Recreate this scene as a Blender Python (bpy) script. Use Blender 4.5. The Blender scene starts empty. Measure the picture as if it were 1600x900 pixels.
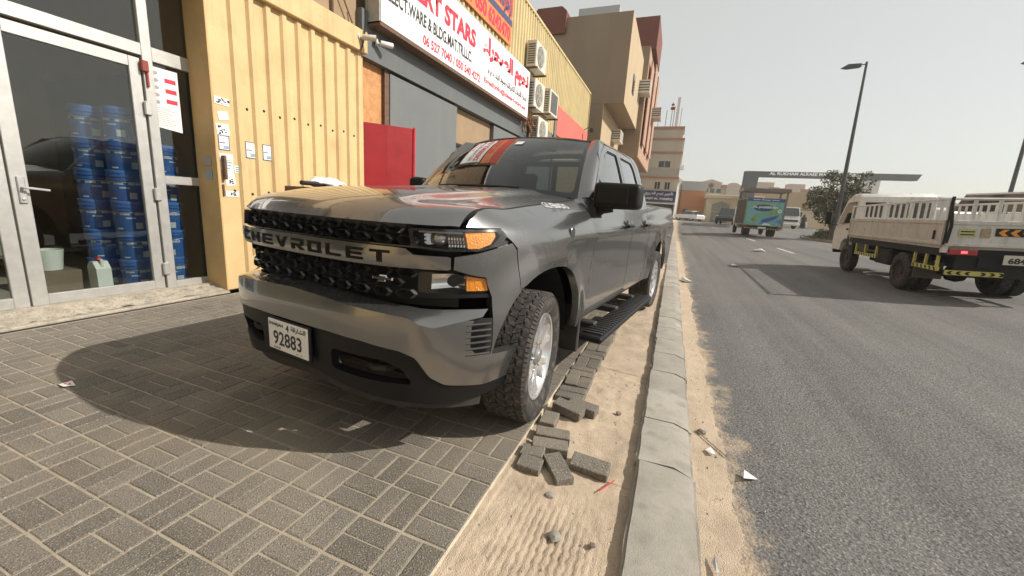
import bpy, bmesh, math, random
import numpy as np
from mathutils import Vector, Matrix
from mathutils.geometry import delaunay_2d_cdt
random.seed(7)
scene = bpy.context.scene
COL = scene.collection
PI = math.pi

# ------------------------------------------------------------------ camera
def cam_axes(yaw, pitch, roll):
    cy, sy, cp, sp, cr, sr = math.cos(yaw), math.sin(yaw), math.cos(pitch), math.sin(pitch), math.cos(roll), math.sin(roll)
    f = Vector((-sy*cp, cy*cp, -sp)); right = Vector((cy, sy, 0)); down = f.cross(right)
    return cr*right + sr*down, -sr*right + cr*down, f
CAMH = 1.32
r_, d_, f_ = cam_axes(0.36845, 0.20582, -0.0649)
camd = bpy.data.cameras.new('camera'); cam = bpy.data.objects.new('camera', camd); COL.objects.link(cam)
cam.matrix_world = Matrix(((r_.x, -d_.x, -f_.x, 0), (r_.y, -d_.y, -f_.y, 0), (r_.z, -d_.z, -f_.z, CAMH), (0, 0, 0, 1)))
camd.sensor_width = 36; camd.lens = 621.8/1600*36; camd.clip_start = .05; camd.clip_end = 4000
scene.camera = cam
# ------------------------------------------------------------------ sky, sun, exposure
SUN_EL = math.radians(36.8); SUN_H = Vector((.975, .22)).normalized()
world = bpy.data.worlds.new("World"); scene.world = world; world.use_nodes = True
wn = world.node_tree.nodes; wl = world.node_tree.links
sky = wn.new('ShaderNodeTexSky'); sky.sky_type = 'NISHITA'; sky.sun_disc = False
sky.sun_elevation = SUN_EL; sky.sun_rotation = math.atan2(SUN_H.x, SUN_H.y)
sky.air_density = 1.0; sky.dust_density = 1.6; sky.ozone_density = 1.0; sky.altitude = 0
hs = wn.new('ShaderNodeHueSaturation'); hs.inputs['Saturation'].default_value = .62
wl.new(sky.outputs[0], hs.inputs['Color'])
hz = wn.new('ShaderNodeMix'); hz.data_type = 'RGBA'; hz.inputs[0].default_value = .46     # dusty white haze all over the sky
wl.new(hs.outputs[0], hz.inputs[6]); hz.inputs[7].default_value = (10.9, 10.7, 9.5, 1)
wl.new(hz.outputs[2], wn['Background'].inputs[0]); wn['Background'].inputs[1].default_value = .094
sd = bpy.data.lights.new('sun', 'SUN'); sd.energy = 5.0; sd.angle = math.radians(.6); sd.color = (1, .945, .86)
sun = bpy.data.objects.new('sun', sd); COL.objects.link(sun)
sun.rotation_euler = (-Vector((SUN_H.x*math.cos(SUN_EL), SUN_H.y*math.cos(SUN_EL), math.sin(SUN_EL)))).to_track_quat('-Z', 'Y').to_euler()
scene.view_settings.view_transform = 'Standard'; scene.view_settings.look = 'None'
scene.view_settings.exposure = 0.10; scene.view_settings.gamma = 1
scene.render.engine = 'CYCLES'
scene.cycles.max_bounces = 7; scene.cycles.transparent_max_bounces = 12; scene.cycles.use_denoising = True

# ------------------------------------------------------------------ materials
MATS = {}
def mat(name, base, rough=.6, metal=0., var=.12, scale=6., bump=0., bscale=150., coat=0., spec=.5, speck=None, rnd=0., emit=None, streak=None):
    if name in MATS: return MATS[name]
    m = bpy.data.materials.new(name); m.use_nodes = True; MATS[name] = m
    nt = m.node_tree; N = nt.nodes; L = nt.links; b = N['Principled BSDF']
    base = tuple(base)
    b.inputs['Roughness'].default_value = rough; b.inputs['Metallic'].default_value = metal
    b.inputs['Specular IOR Level'].default_value = spec
    if coat: b.inputs['Coat Weight'].default_value = coat; b.inputs['Coat Roughness'].default_value = .045
    tc = N.new('ShaderNodeTexCoord')
    col = None
    def mixn(fac, a, c, blend='MIX'):
        mx = N.new('ShaderNodeMix'); mx.data_type = 'RGBA'; mx.blend_type = blend
        for sock, v in ((mx.inputs[0], fac), (mx.inputs[6], a), (mx.inputs[7], c)):
            if isinstance(v, bpy.types.NodeSocket): L.new(v, sock)
            else: sock.default_value = v if not isinstance(v, tuple) else (*v[:3], 1)
        return mx.outputs[2]
    n1 = N.new('ShaderNodeTexNoise'); n1.inputs['Scale'].default_value = scale; n1.inputs['Detail'].default_value = 6; n1.inputs['Roughness'].default_value = .65
    L.new(tc.outputs['Object'], n1.inputs['Vector'])
    cl = lambda k: tuple(min(1, c*k) for c in base)
    mr = N.new('ShaderNodeMapRange'); mr.inputs[1].default_value = .3; mr.inputs[2].default_value = .7; L.new(n1.outputs[0], mr.inputs[0])
    col = mixn(mr.outputs[0], cl(1-var), cl(1+var))
    if streak:                                  # (colour, strength, across scale): rain and dust runs down a wall
        mpn = N.new('ShaderNodeMapping'); mpn.inputs['Scale'].default_value = (streak[2], streak[2], streak[2]*.05); L.new(tc.outputs['Object'], mpn.inputs['Vector'])
        n4 = N.new('ShaderNodeTexNoise'); n4.inputs['Scale'].default_value = 1; n4.inputs['Detail'].default_value = 5; n4.inputs['Roughness'].default_value = .7; L.new(mpn.outputs[0], n4.inputs['Vector'])
        m4 = N.new('ShaderNodeMapRange'); m4.inputs[1].default_value = .50; m4.inputs[2].default_value = .78; m4.inputs[4].default_value = streak[1]; L.new(n4.outputs[0], m4.inputs[0]); col = mixn(m4.outputs[0], col, streak[0])
    if rnd:
        oi = N.new('ShaderNodeObjectInfo'); r2 = N.new('ShaderNodeMapRange'); r2.inputs[3].default_value = 1-rnd; r2.inputs[4].default_value = 1+rnd
        L.new(oi.outputs['Random'], r2.inputs[0]); vm = N.new('ShaderNodeVectorMath'); vm.operation = 'SCALE'
        L.new(col, vm.inputs[0]); L.new(r2.outputs[0], vm.inputs['Scale']); col = vm.outputs[0]
    if speck:                                   # (scale, threshold, colour, strength): mineral specks
        for (sc, lo, hi, c, st) in speck:
            n2 = N.new('ShaderNodeTexNoise'); n2.inputs['Scale'].default_value = sc; n2.inputs['Detail'].default_value = 2
            L.new(tc.outputs['Object'], n2.inputs['Vector'])
            m2 = N.new('ShaderNodeMapRange'); m2.inputs[1].default_value = lo; m2.inputs[2].default_value = hi; m2.inputs[4].default_value = st
            L.new(n2.outputs[0], m2.inputs[0]); col = mixn(m2.outputs[0], col, c)
    L.new(col, b.inputs['Base Color'])
    rr = N.new('ShaderNodeMapRange'); rr.inputs[3].default_value = max(0, rough-.06); rr.inputs[4].default_value = min(1, rough+.06)
    L.new(n1.outputs[0], rr.inputs[0]); L.new(rr.outputs[0], b.inputs['Roughness'])
    if bump:
        n3 = N.new('ShaderNodeTexNoise'); n3.inputs['Scale'].default_value = bscale; n3.inputs['Detail'].default_value = 4
        L.new(tc.outputs['Object'], n3.inputs['Vector']); bp = N.new('ShaderNodeBump'); bp.inputs['Strength'].default_value = bump; bp.inputs['Distance'].default_value = .01
        L.new(n3.outputs[0], bp.inputs['Height']); L.new(bp.outputs[0], b.inputs['Normal'])
    if emit: b.inputs['Emission Color'].default_value = (*base, 1); b.inputs['Emission Strength'].default_value = emit
    return m
def glass(name, tint, trans, rough=.0, ior=1.5, boost=1.):
    """thin pane: fresnel mix of clear tint and mirror"""
    if name in MATS: return MATS[name]
    m = bpy.data.materials.new(name); m.use_nodes = True; MATS[name] = m
    nt = m.node_tree; N = nt.nodes; L = nt.links; N.remove(N['Principled BSDF']); out = N['Material Output']
    t = N.new('ShaderNodeBsdfTransparent'); t.inputs[0].default_value = (*[c*trans for c in tint], 1)
    g = N.new('ShaderNodeBsdfGlossy'); g.inputs['Roughness'].default_value = rough; g.inputs[0].default_value = (1, 1, 1, 1)
    lw = N.new('ShaderNodeFresnel'); bf = N.new('ShaderNodeNewGeometry'); ir = N.new('ShaderNodeMapRange'); ir.inputs[3].default_value = ior; ir.inputs[4].default_value = 1/ior; L.new(bf.outputs['Backfacing'], ir.inputs[0]); L.new(ir.outputs[0], lw.inputs[0])   # same mirror from both sides
    ml = N.new('ShaderNodeMath'); ml.operation = 'MULTIPLY'; ml.use_clamp = True; ml.inputs[1].default_value = boost; L.new(lw.outputs[0], ml.inputs[0])
    mx = N.new('ShaderNodeMixShader'); L.new(ml.outputs[0], mx.inputs[0]); L.new(t.outputs[0], mx.inputs[1]); L.new(g.outputs[0], mx.inputs[2]); L.new(mx.outputs[0], out.inputs[0])
    return m
# ------------------------------------------------------------------ mesh helpers
def link(o, parent=None):
    COL.objects.link(o)
    if parent is not None: o.parent = parent
    return o
def meshobj(name, V, F, material, parent=None, smooth=35, loc=None, rot=None):
    me = bpy.data.meshes.new(name); me.from_pydata([tuple(v) for v in V], [], F)
    bm = bmesh.new(); bm.from_mesh(me); bmesh.ops.recalc_face_normals(bm, faces=bm.faces); bm.to_mesh(me); bm.free()
    if smooth:
        me.polygons.foreach_set('use_smooth', [True]*len(me.polygons)); me.set_sharp_from_angle(angle=math.radians(smooth))
    mats = material if isinstance(material, (list, tuple)) else [material]
    for m in mats: me.materials.append(m)
    o = bpy.data.objects.new(name, me); link(o, parent)
    if loc is not None: o.location = loc
    if rot is not None: o.rotation_euler = rot
    return o
def empty(name, loc=(0, 0, 0), rz=0, rot=None):
    o = bpy.data.objects.new(name, None); COL.objects.link(o); o.location = loc; o.rotation_euler = rot or (0, 0, rz); o.empty_display_size = .1
    return o
def tag(o, label=None, cat=None, group=None, kind=None):
    if label: o['label'] = label
    if cat: o['category'] = cat
    if group: o['group'] = group
    if kind: o['kind'] = kind
    return o
def dup_tree(o, parent=None):
    c = o.copy(); COL.objects.link(c)
    if parent is not None: c.parent = parent
    for ch in list(o.children): dup_tree(ch, c)
    return c
class MB:
    def __init__(s): s.V = []; s.F = []; s.MI = []
    def add(s, V, F, mi=0):
        n = len(s.V); s.V += [Vector(v) for v in V]; s.F += [tuple(i+n for i in f) for f in F]; s.MI += [mi]*len(F); return s
    def box(s, c, d, rot=None, bev=0., mi=0):
        hx, hy, hz = d[0]/2, d[1]/2, d[2]/2
        if bev <= 0:
            V = [Vector((x*hx, y*hy, z*hz)) for x in (-1, 1) for y in (-1, 1) for z in (-1, 1)]
            F = [(0, 1, 3, 2), (4, 6, 7, 5), (0, 4, 5, 1), (2, 3, 7, 6), (0, 2, 6, 4), (1, 5, 7, 3)]
        else:
            b = min(bev, hx*.49, hy*.49, hz*.49); V = []; F = []
            bmn = bmesh.new(); bmesh.ops.create_cube(bmn, size=1)
            for v in bmn.verts: v.co = Vector((v.co.x*2*hx, v.co.y*2*hy, v.co.z*2*hz))
            bmesh.ops.bevel(bmn, geom=list(bmn.edges), offset=b, segments=1, affect='EDGES', profile=.5)
            bmn.verts.index_update(); V = [v.co.copy() for v in bmn.verts]; F = [tuple(v.index for v in f.verts) for f in bmn.faces]; bmn.free()
        if rot is not None:
            R = rot if isinstance(rot, Matrix) else Matrix.Rotation(rot, 3, 'Z'); V = [R @ v for v in V]
        return s.add([v + Vector(c) for v in V], F, mi)
    def box2(s, a, b, bev=0., mi=0):
        a = Vector(a); b = Vector(b); return s.box((a+b)/2, [abs(x) for x in (b-a)], None, bev, mi)
    def tube(s, pts, r, n=8, cap=True, mi=0):
        pts = [Vector(p) for p in pts]; k = len(pts); rs = r if isinstance(r, (list, tuple)) else [r]*k
        V = []; F = []; prev = None
        for i, p in enumerate(pts):
            t = (pts[min(i+1, k-1)]-pts[max(i-1, 0)]).normalized()
            if prev is None: a = t.orthogonal().normalized()
            else:
                a = prev - t*prev.dot(t); a = a.normalized() if a.length > 1e-6 else t.orthogonal().normalized()
            prev = a; b = t.cross(a)
            for j in range(n): V.append(p + (a*math.cos(2*PI*j/n)+b*math.sin(2*PI*j/n))*rs[i])
        for i in range(k-1):
            for j in range(n): F.append((i*n+j, i*n+(j+1) % n, (i+1)*n+(j+1) % n, (i+1)*n+j))
        if cap: F.append(tuple(range(n))[::-1]); F.append(tuple((k-1)*n+j for j in range(n)))
        return s.add(V, F, mi)
    def lathe(s, prof, n=24, axis='Z', c=(0, 0, 0), close=False, mi=0):
        V = []; F = []; k = len(prof)
        for i in range(n):
            a = 2*PI*i/n
            for r, h in prof:
                p = (r*math.cos(a), r*math.sin(a), h)
                if axis == 'X': p = (h, r*math.cos(a), r*math.sin(a))
                if axis == 'Y': p = (r*math.sin(a), h, r*math.cos(a))
                V.append(Vector(p)+Vector(c))
        for i in range(n):
            for j in range(k-1 + (1 if close else 0)):
                F.append((i*k+j, ((i+1) % n)*k+j, ((i+1) % n)*k+(j+1) % k, i*k+(j+1) % k))
        return s.add(V, F, mi)
    def prism(s, poly, axis, a, b, mi=0):
        """poly: 2D outline, extruded along axis from a to b"""
        n = len(poly)
        def P(u, v, w): return {'X': (w, u, v), 'Y': (u, w, v), 'Z': (u, v, w)}[axis]
        V = [P(u, v, a) for u, v in poly]+[P(u, v, b) for u, v in poly]
        F = [tuple(range(n))[::-1], tuple(range(n, 2*n))]+[(i, (i+1) % n, n+(i+1) % n, n+i) for i in range(n)]
        return s.add(V, F, mi)
    def quad(s, a, b, c, d, mi=0): return s.add([a, b, c, d], [(0, 1, 2, 3)], mi)
    def xf(s, M):
        s.V = [M @ v for v in s.V]; return s
    def build(s, name, material, parent=None, smooth=35, loc=None, rot=None):
        o = meshobj(name, s.V, s.F, material, parent, smooth, loc, rot)
        if isinstance(material, (list, tuple)): o.data.polygons.foreach_set('material_index', s.MI)
        return o
def inside(p, poly):
    x, y = p; r = False; n = len(poly); j = n-1
    for i in range(n):
        xi, yi = poly[i]; xj, yj = poly[j]
        if (yi > y) != (yj > y) and x < (xj-xi)*(y-yi)/(yj-yi)+xi: r = not r
        j = i
    return r
def resample(poly, step, closed=True):
    out = []; n = len(poly)
    for i in range(n if closed else n-1):
        a = poly[i]; b = poly[(i+1) % n]; L = math.hypot(b[0]-a[0], b[1]-a[1]); k = max(1, int(math.ceil(L/step)))
        for j in range(k): out.append((a[0]+(b[0]-a[0])*j/k, a[1]+(b[1]-a[1])*j/k))
    if not closed: out.append(poly[-1])
    return out
def rounded(poly, r, seg=4):
    out = []; n = len(poly)
    for i in range(n):
        p = Vector(poly[i][:2]); a = Vector(poly[i-1][:2]); b = Vector(poly[(i+1) % n][:2])
        ri = poly[i][2] if len(poly[i]) > 2 else r
        la = (a-p).length; lb = (b-p).length; q = min(ri, la*.45, lb*.45)
        if q < 1e-4: out.append(tuple(p)); continue
        A = p+(a-p)*(q/la); B = p+(b-p)*(q/lb)
        for k in range(seg+1):
            t = k/seg; out.append(tuple(A*(1-t)**2 + p*2*t*(1-t) + B*t*t))
    return out
def tri_domain(outline, holes=(), step=.05):
    O = resample(outline, step); HS = [resample(h, step) for h in holes]
    pts = list(O); edges = [(i, (i+1) % len(O)) for i in range(len(O))]
    for h in HS:
        n = len(pts); pts += h; edges += [(n+i, n+(i+1) % len(h)) for i in range(len(h))]
    B = np.array(pts); xs = B[:, 0]; ys = B[:, 1]; nb = len(pts)
    for iy, y in enumerate(np.arange(ys.min()+step*.5, ys.max(), step*.87)):
        for x in np.arange(xs.min()+step*(.5 if iy % 2 else .99), xs.max(), step):
            if not inside((x, y), O) or any(inside((x, y), h) for h in HS): continue
            if ((B-[x, y])**2).sum(1).min() < (step*.5)**2: continue
            pts.append((x, y))
    v, e, f, *_ = delaunay_2d_cdt([Vector(p) for p in pts], edges, [], 0, 1e-6)
    V = [tuple(q) for q in v]; F = []
    for t in f:
        cx = sum(V[i][0] for i in t)/3; cy = sum(V[i][1] for i in t)/3
        if inside((cx, cy), O) and not any(inside((cx, cy), h) for h in HS): F.append(tuple(t))
    return V, F
def panel(name, outline, mapf, material, parent=None, holes=(), step=.05, flange=.02, round_=.004, smooth=40, off=0.):
    """a pressed sheet: outline in a 2D domain laid on the surface mapf(u,v); its rims turn inwards by flange"""
    V2, F = tri_domain(outline, holes, step)
    e = 1e-3
    def pn(u, v):
        p = mapf(u, v); du = mapf(u+e, v)-mapf(u-e, v); dv = mapf(u, v+e)-mapf(u, v-e); n = du.cross(dv)
        n = n.normalized() if n.length > 1e-12 else Vector((0, 0, 1)); return p, n
    P = []; NR = []
    for u, v in V2:
        p, n = pn(u, v); P.append(p+n*off); NR.append(n)
    cnt = {}
    for f in F:
        for i in range(3):
            k = (f[i], f[(i+1) % 3]); cnt[tuple(sorted(k))] = cnt.get(tuple(sorted(k)), 0)+1
    bed = [k for k, c in cnt.items() if c == 1]
    V = list(P); FF = list(F)
    if flange:
        bv = sorted({i for k in bed for i in k}); m1 = {}; m2 = {}
        for i in bv:
            m1[i] = len(V); V.append(P[i]-NR[i]*round_)
        for i in bv:
            m2[i] = len(V); V.append(P[i]-NR[i]*flange)
        for a, b in bed:
            FF.append((m1[a], m1[b], m2[b], m2[a]))
            FF.append((a, b, m1[b], m1[a]))
    return meshobj(name, V, FF, material, parent, smooth)
# ------------------------------------------------------------------ lettering
AR = {'ا': 'FE8D FE8E', 'أ': 'FE83 FE84', 'ب': 'FE8F FE90 FE91 FE92', 'ة': 'FE93 FE94', 'ت': 'FE95 FE96 FE97 FE98', 'ج': 'FE9D FE9E FE9F FEA0', 'ح': 'FEA1 FEA2 FEA3 FEA4',
      'د': 'FEA9 FEAA', 'ذ': 'FEAB FEAC', 'ر': 'FEAD FEAE', 'ش': 'FEB5 FEB6 FEB7 FEB8', 'ص': 'FEB9 FEBA FEBB FEBC', 'ط': 'FEC1 FEC2 FEC3 FEC4', 'ع': 'FEC9 FECA FECB FECC', 'ق': 'FED5 FED6 FED7 FED8',
      'ك': 'FED9 FEDA FEDB FEDC', 'ل': 'FEDD FEDE FEDF FEE0', 'م': 'FEE1 FEE2 FEE3 FEE4', 'ن': 'FEE5 FEE6 FEE7 FEE8', 'ه': 'FEE9 FEEA FEEB FEEC', 'و': 'FEED FEEE', 'ي': 'FEF1 FEF2 FEF3 FEF4',
      'ئ': 'FE89 FE8A FE8B FE8C', 'ء': 'FE80', 'خ': 'FEA5 FEA6 FEA7 FEA8', 'ز': 'FEAF FEB0', 'غ': 'FECD FECE FECF FED0'}
def shape_ar(t):
    out = []
    for i, ch in enumerate(t):
        if ch not in AR: out.append(ch); continue
        f = AR[ch].split(); pj = i > 0 and t[i-1] in AR and len(AR[t[i-1]].split()) == 4
        nj = i+1 < len(t) and t[i+1] in AR and len(AR[t[i+1]].split()) >= 2 and len(f) == 4
        k = 3 if (pj and nj) else 2 if nj else 1 if (pj and len(f) > 1) else 0
        out.append(chr(int(f[min(k, len(f)-1)], 16)))
    return ''.join(reversed(out))
def text_data(body, bold=0., extrude=0.):
    c = bpy.data.curves.new('lettering', 'FONT'); c.body = body; c.size = 1; c.offset = bold; c.extrude = extrude; c.resolution_u = 3
    o = bpy.data.objects.new('lettering', c); COL.objects.link(o); bpy.context.view_layer.update()
    me = bpy.data.meshes.new_from_object(o.evaluated_get(bpy.context.evaluated_depsgraph_get()))
    bpy.data.objects.remove(o); return me
def text(name, body, pos, width, height, right, up, material, parent=None, bold=0.02, lift=.003, arabic=False, extrude=0.):
    """lettering fitted in a width x height box whose lower left corner is pos"""
    me = text_data(shape_ar(body) if arabic else body, bold, extrude)
    X = [v.co.x for v in me.vertices]; Y = [v.co.y for v in me.vertices]
    x0, x1, y0, y1 = min(X), max(X), min(Y), max(Y)
    R = Vector(right).normalized(); U = Vector(up).normalized(); Nn = R.cross(U); p0 = Vector(pos)
    for v in me.vertices:
        v.co = p0 + R*((v.co.x-x0)/(x1-x0)*width) + U*((v.co.y-y0)/(y1-y0)*height) + Nn*(lift+v.co.z)
    me.name = name; me.materials.append(material); o = bpy.data.objects.new(name, me); link(o, parent); return o
# ------------------------------------------------------------------ palette
M = {}
def coords_world(m):
    nt = m.node_tree; g = nt.nodes.new('ShaderNodeNewGeometry')
    for l in list(nt.links):
        if l.from_node.bl_idname == 'ShaderNodeTexCoord': nt.links.new(g.outputs['Position'], l.to_socket)
    return m
M['paver'] = coords_world(mat('paver_concrete', (.175, .153, .125), .85, var=.25, scale=1.6, bump=1., bscale=150, rnd=.2,
    speck=[(165, .57, .65, (.42, .38, .315), .75), (120, .58, .68, (.05, .045, .037), .7), (1.3, .46, .75, (.33, .275, .20), .55)]))
M['joint'] = coords_world(mat('joint_sand', (.36, .305, .23), .95, var=.2, scale=9, bump=.5, bscale=300))
M['sand'] = coords_world(mat('sand', (.49, .385, .28), .97, var=.2, scale=5, bump=1., bscale=180, speck=[(320, .58, .7, (.30, .21, .14), .55), (260, .62, .7, (.75, .66, .52), .5)]))
M['kerb'] = coords_world(mat('kerb_concrete', (.315, .288, .245), .9, var=.22, scale=4.5, bump=.45, bscale=190, rnd=.12, speck=[(9, .50, .72, (.19, .17, .145), .7), (160, .60, .72, (.2, .18, .15), .5)]))
M['edging'] = coords_world(mat('edging_mortar', (.6, .52, .4), .95, var=.15, scale=20, bump=.5))
M['concrete'] = coords_world(mat('rough_concrete', (.36, .315, .25), .95, var=.3, scale=9, bump=1., bscale=60, speck=[(40, .55, .7, (.2, .17, .13), .6)]))
M['yellow'] = mat('yellow_painted_steel', (.62, .445, .225), .5, var=.09, scale=2.2, spec=.35, speck=[(3.1, .58, .85, (.40, .27, .13), .45), (60, .66, .72, (.30, .19, .09), .6)], streak=((.36, .235, .11), .55, 9))
M['yellowdark'] = mat('yellow_trim_steel', (.50, .34, .15), .55, var=.12, scale=3, spec=.3)
M['cream'] = mat('cream_clad_steel', (.56, .45, .235), .55, var=.1, scale=1.2, spec=.3, speck=[(1.7, .58, .8, (.36, .28, .15), .45)], streak=((.30, .23, .125), .6, 5))
M['brownwall'] = mat('brown_wall', (.30, .21, .125), .8, var=.12, scale=3)
M['alu'] = mat('brushed_aluminium', (.50, .49, .465), .42, metal=.55, var=.08, scale=12)
M['grey'] = mat('grey_cladding', (.125, .135, .137), .45, var=.05, scale=2, spec=.4, streak=((.19, .18, .16), .5, 5))
M['greylt'] = mat('light_grey_cladding', (.155, .163, .163), .45, var=.05, scale=2, spec=.4, streak=((.21, .20, .18), .5, 4))
M['black'] = mat('black_plastic', (.012, .012, .013), .45, var=.2, scale=20)
M['dark'] = mat('dark_recess', (.02, .019, .018), .8, var=.2)
M['ply'] = mat('orange_plywood', (.52, .25, .095), .7, var=.25, scale=9, speck=[(30, .55, .7, (.38, .17, .06), .6)])
M['red'] = mat('red_sheet', (.36, .018, .022), .45, var=.15, scale=3, streak=((.20, .02, .02), .6, 6))
M['redpale'] = mat('faded_red_banner', (.62, .13, .10), .6, var=.12, scale=2)
M['white'] = mat('white_paint', (.74, .73, .70), .5, var=.05, scale=4)
M['signwhite'] = mat('white_sign_face', (.80, .79, .77), .4, var=.03, scale=2, streak=((.55, .51, .44), .45, 4))
M['signred'] = mat('red_vinyl', (.62, .025, .06), .5, var=.05)
M['signblack'] = mat('black_vinyl', (.025, .025, .03), .5, var=.05)
M['orange'] = mat('orange_banner', (.72, .20, .06), .6, var=.12, scale=3)
M['navy'] = mat('navy_vinyl', (.045, .06, .14), .6, var=.1)
M['acwhite'] = mat('ac_casing', (.60, .57, .50), .5, var=.1, scale=5, streak=((.36, .30, .22), .6, 12))
M['acdark'] = mat('ac_grille_dark', (.09, .085, .075), .6)
M['metal'] = mat('galvanised', (.42, .42, .41), .5, metal=.5, var=.15, scale=12)
M['rust'] = mat('rusty_steel', (.14, .08, .05), .8, var=.3, scale=15)
M['rubber'] = coords_world(mat('tyre_rubber', (.028, .026, .024), .85, var=.3, scale=15, bump=.4, bscale=200, speck=[(22, .5, .7, (.16, .13, .10), .55)]))
# ------------------------------------------------------------------ ground and road
def zr(x, y=0):                                             # the road rises away from the kerb and again beyond the junction
    z = -.10 + .05*min(max(x-.3, 0), 6.8); t = min(1, max(0, (y-38)/14)); t = t*t*(3-2*t); return z*(1-t)+.66*t
tag(meshobj('ground', [(-410, -410, -.62), (410, -410, -.62), (410, 410, -.62), (-410, 410, -.62)], [(0, 1, 2, 3)], M['sand'], smooth=0), kind='structure')
asph = coords_world(mat('asphalt', (.124, .119, .112), .8, var=.16, scale=.55, bump=1., bscale=70, spec=.4,
    speck=[(84, .53, .62, (.27, .257, .238), .75), (70, .56, .65, (.035, .034, .033), .72), (.35, .5, .75, (.15, .142, .13), .5)]))
nt = asph.node_tree; N_ = nt.nodes; L_ = nt.links           # blown sand thinning out from the gutter
gp = N_.new('ShaderNodeNewGeometry')
mpw = N_.new('ShaderNodeMapping'); mpw.inputs['Scale'].default_value = (1.5, .045, 1); L_.new(gp.outputs['Position'], mpw.inputs['Vector'])    # worn wheel paths along the road
nw = N_.new('ShaderNodeTexNoise'); nw.inputs['Scale'].default_value = 1; nw.inputs['Detail'].default_value = 6; nw.inputs['Roughness'].default_value = .68; L_.new(mpw.outputs[0], nw.inputs['Vector'])
mw = N_.new('ShaderNodeMapRange'); mw.inputs[1].default_value = .32; mw.inputs[2].default_value = .68; mw.inputs[3].default_value = .72; mw.inputs[4].default_value = 1.22; L_.new(nw.outputs[0], mw.inputs[0])
no = N_.new('ShaderNodeTexNoise'); no.inputs['Scale'].default_value = .9; no.inputs['Detail'].default_value = 4; L_.new(gp.outputs['Position'], no.inputs['Vector'])
mo = N_.new('ShaderNodeMapRange'); mo.inputs[1].default_value = .66; mo.inputs[2].default_value = .74; mo.inputs[3].default_value = 1; mo.inputs[4].default_value = .62; L_.new(no.outputs[0], mo.inputs[0])
mm = N_.new('ShaderNodeMath'); mm.operation = 'MULTIPLY'; L_.new(mw.outputs[0], mm.inputs[0]); L_.new(mo.outputs[0], mm.inputs[1])
sx = N_.new('ShaderNodeSeparateXYZ'); L_.new(gp.outputs['Position'], sx.inputs[0])
nz = N_.new('ShaderNodeTexNoise'); nz.inputs['Scale'].default_value = 3.5; nz.inputs['Detail'].default_value = 9; nz.inputs['Roughness'].default_value = .72; L_.new(gp.outputs['Position'], nz.inputs['Vector'])
ad = N_.new('ShaderNodeMath'); ad.operation = 'MULTIPLY_ADD'; ad.inputs[1].default_value = .95; L_.new(nz.outputs[0], ad.inputs[0]); L_.new(sx.outputs['X'], ad.inputs[2])
mrr = N_.new('ShaderNodeMapRange'); mrr.inputs[1].default_value = .86; mrr.inputs[2].default_value = 1.06; mrr.inputs[3].default_value = .92; mrr.inputs[4].default_value = 0; L_.new(ad.outputs[0], mrr.inputs[0])
bs = N_['Principled BSDF']; old0 = bs.inputs['Base Color'].links[0].from_socket; vsc = N_.new('ShaderNodeVectorMath'); vsc.operation = 'SCALE'; L_.new(old0, vsc.inputs[0]); L_.new(mm.outputs[0], vsc.inputs['Scale']); old = vsc.outputs[0]
mx = N_.new('ShaderNodeMix'); mx.data_type = 'RGBA'; L_.new(mrr.outputs[0], mx.inputs[0]); L_.new(old, mx.inputs[6]); mx.inputs[7].default_value = (.47, .36, .25, 1); L_.new(mx.outputs[2], bs.inputs['Base Color'])
xs = [-60, -6, .3, 1, 2, 3, 4, 5, 6, 7.1, 12, 60]; ys = [-40, -5, 0, 5, 10, 20, 38, 40, 42, 44, 46, 48, 50, 52, 62, 78]
V = [(x, y, zr(x, y)) for y in ys for x in xs]; nx = len(xs)
tag(meshobj('road', V, [(j*nx+i, j*nx+i+1, (j+1)*nx+i+1, (j+1)*nx+i) for j in range(len(ys)-1) for i in range(nx-1)], asph, smooth=0), kind='structure')
tag(meshobj('far_pavement', [(-60, 66, .70), (60, 66, .70), (90, 240, .9), (-60, 240, .9)], [(0, 1, 2, 3)], M['concrete'], smooth=0), kind='structure')
def road_mark(name, pts, m, h=.004):
    return tag(meshobj(name, [(x, y, zr(x)+h) for x, y in pts], [tuple(range(len(pts)))], m, smooth=0), kind='structure')
paintm = coords_world(mat('worn_road_paint', (.55, .53, .48), .7, var=.25, scale=3, speck=[(25, .5, .6, (.14, .13, .12), .8)]))
for y0, y1 in ((19.1, 21.9), (27.5, 30.5)):
    road_mark('road_marking', [(4.62, y0), (4.76, y0), (4.76, y1), (4.62, y1)], paintm)
patchm = coords_world(mat('asphalt_patch', (.078, .075, .071), .85, var=.2, scale=2, bump=.6, bscale=100, speck=[(110, .55, .65, (.16, .15, .14), .6)]))

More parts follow.
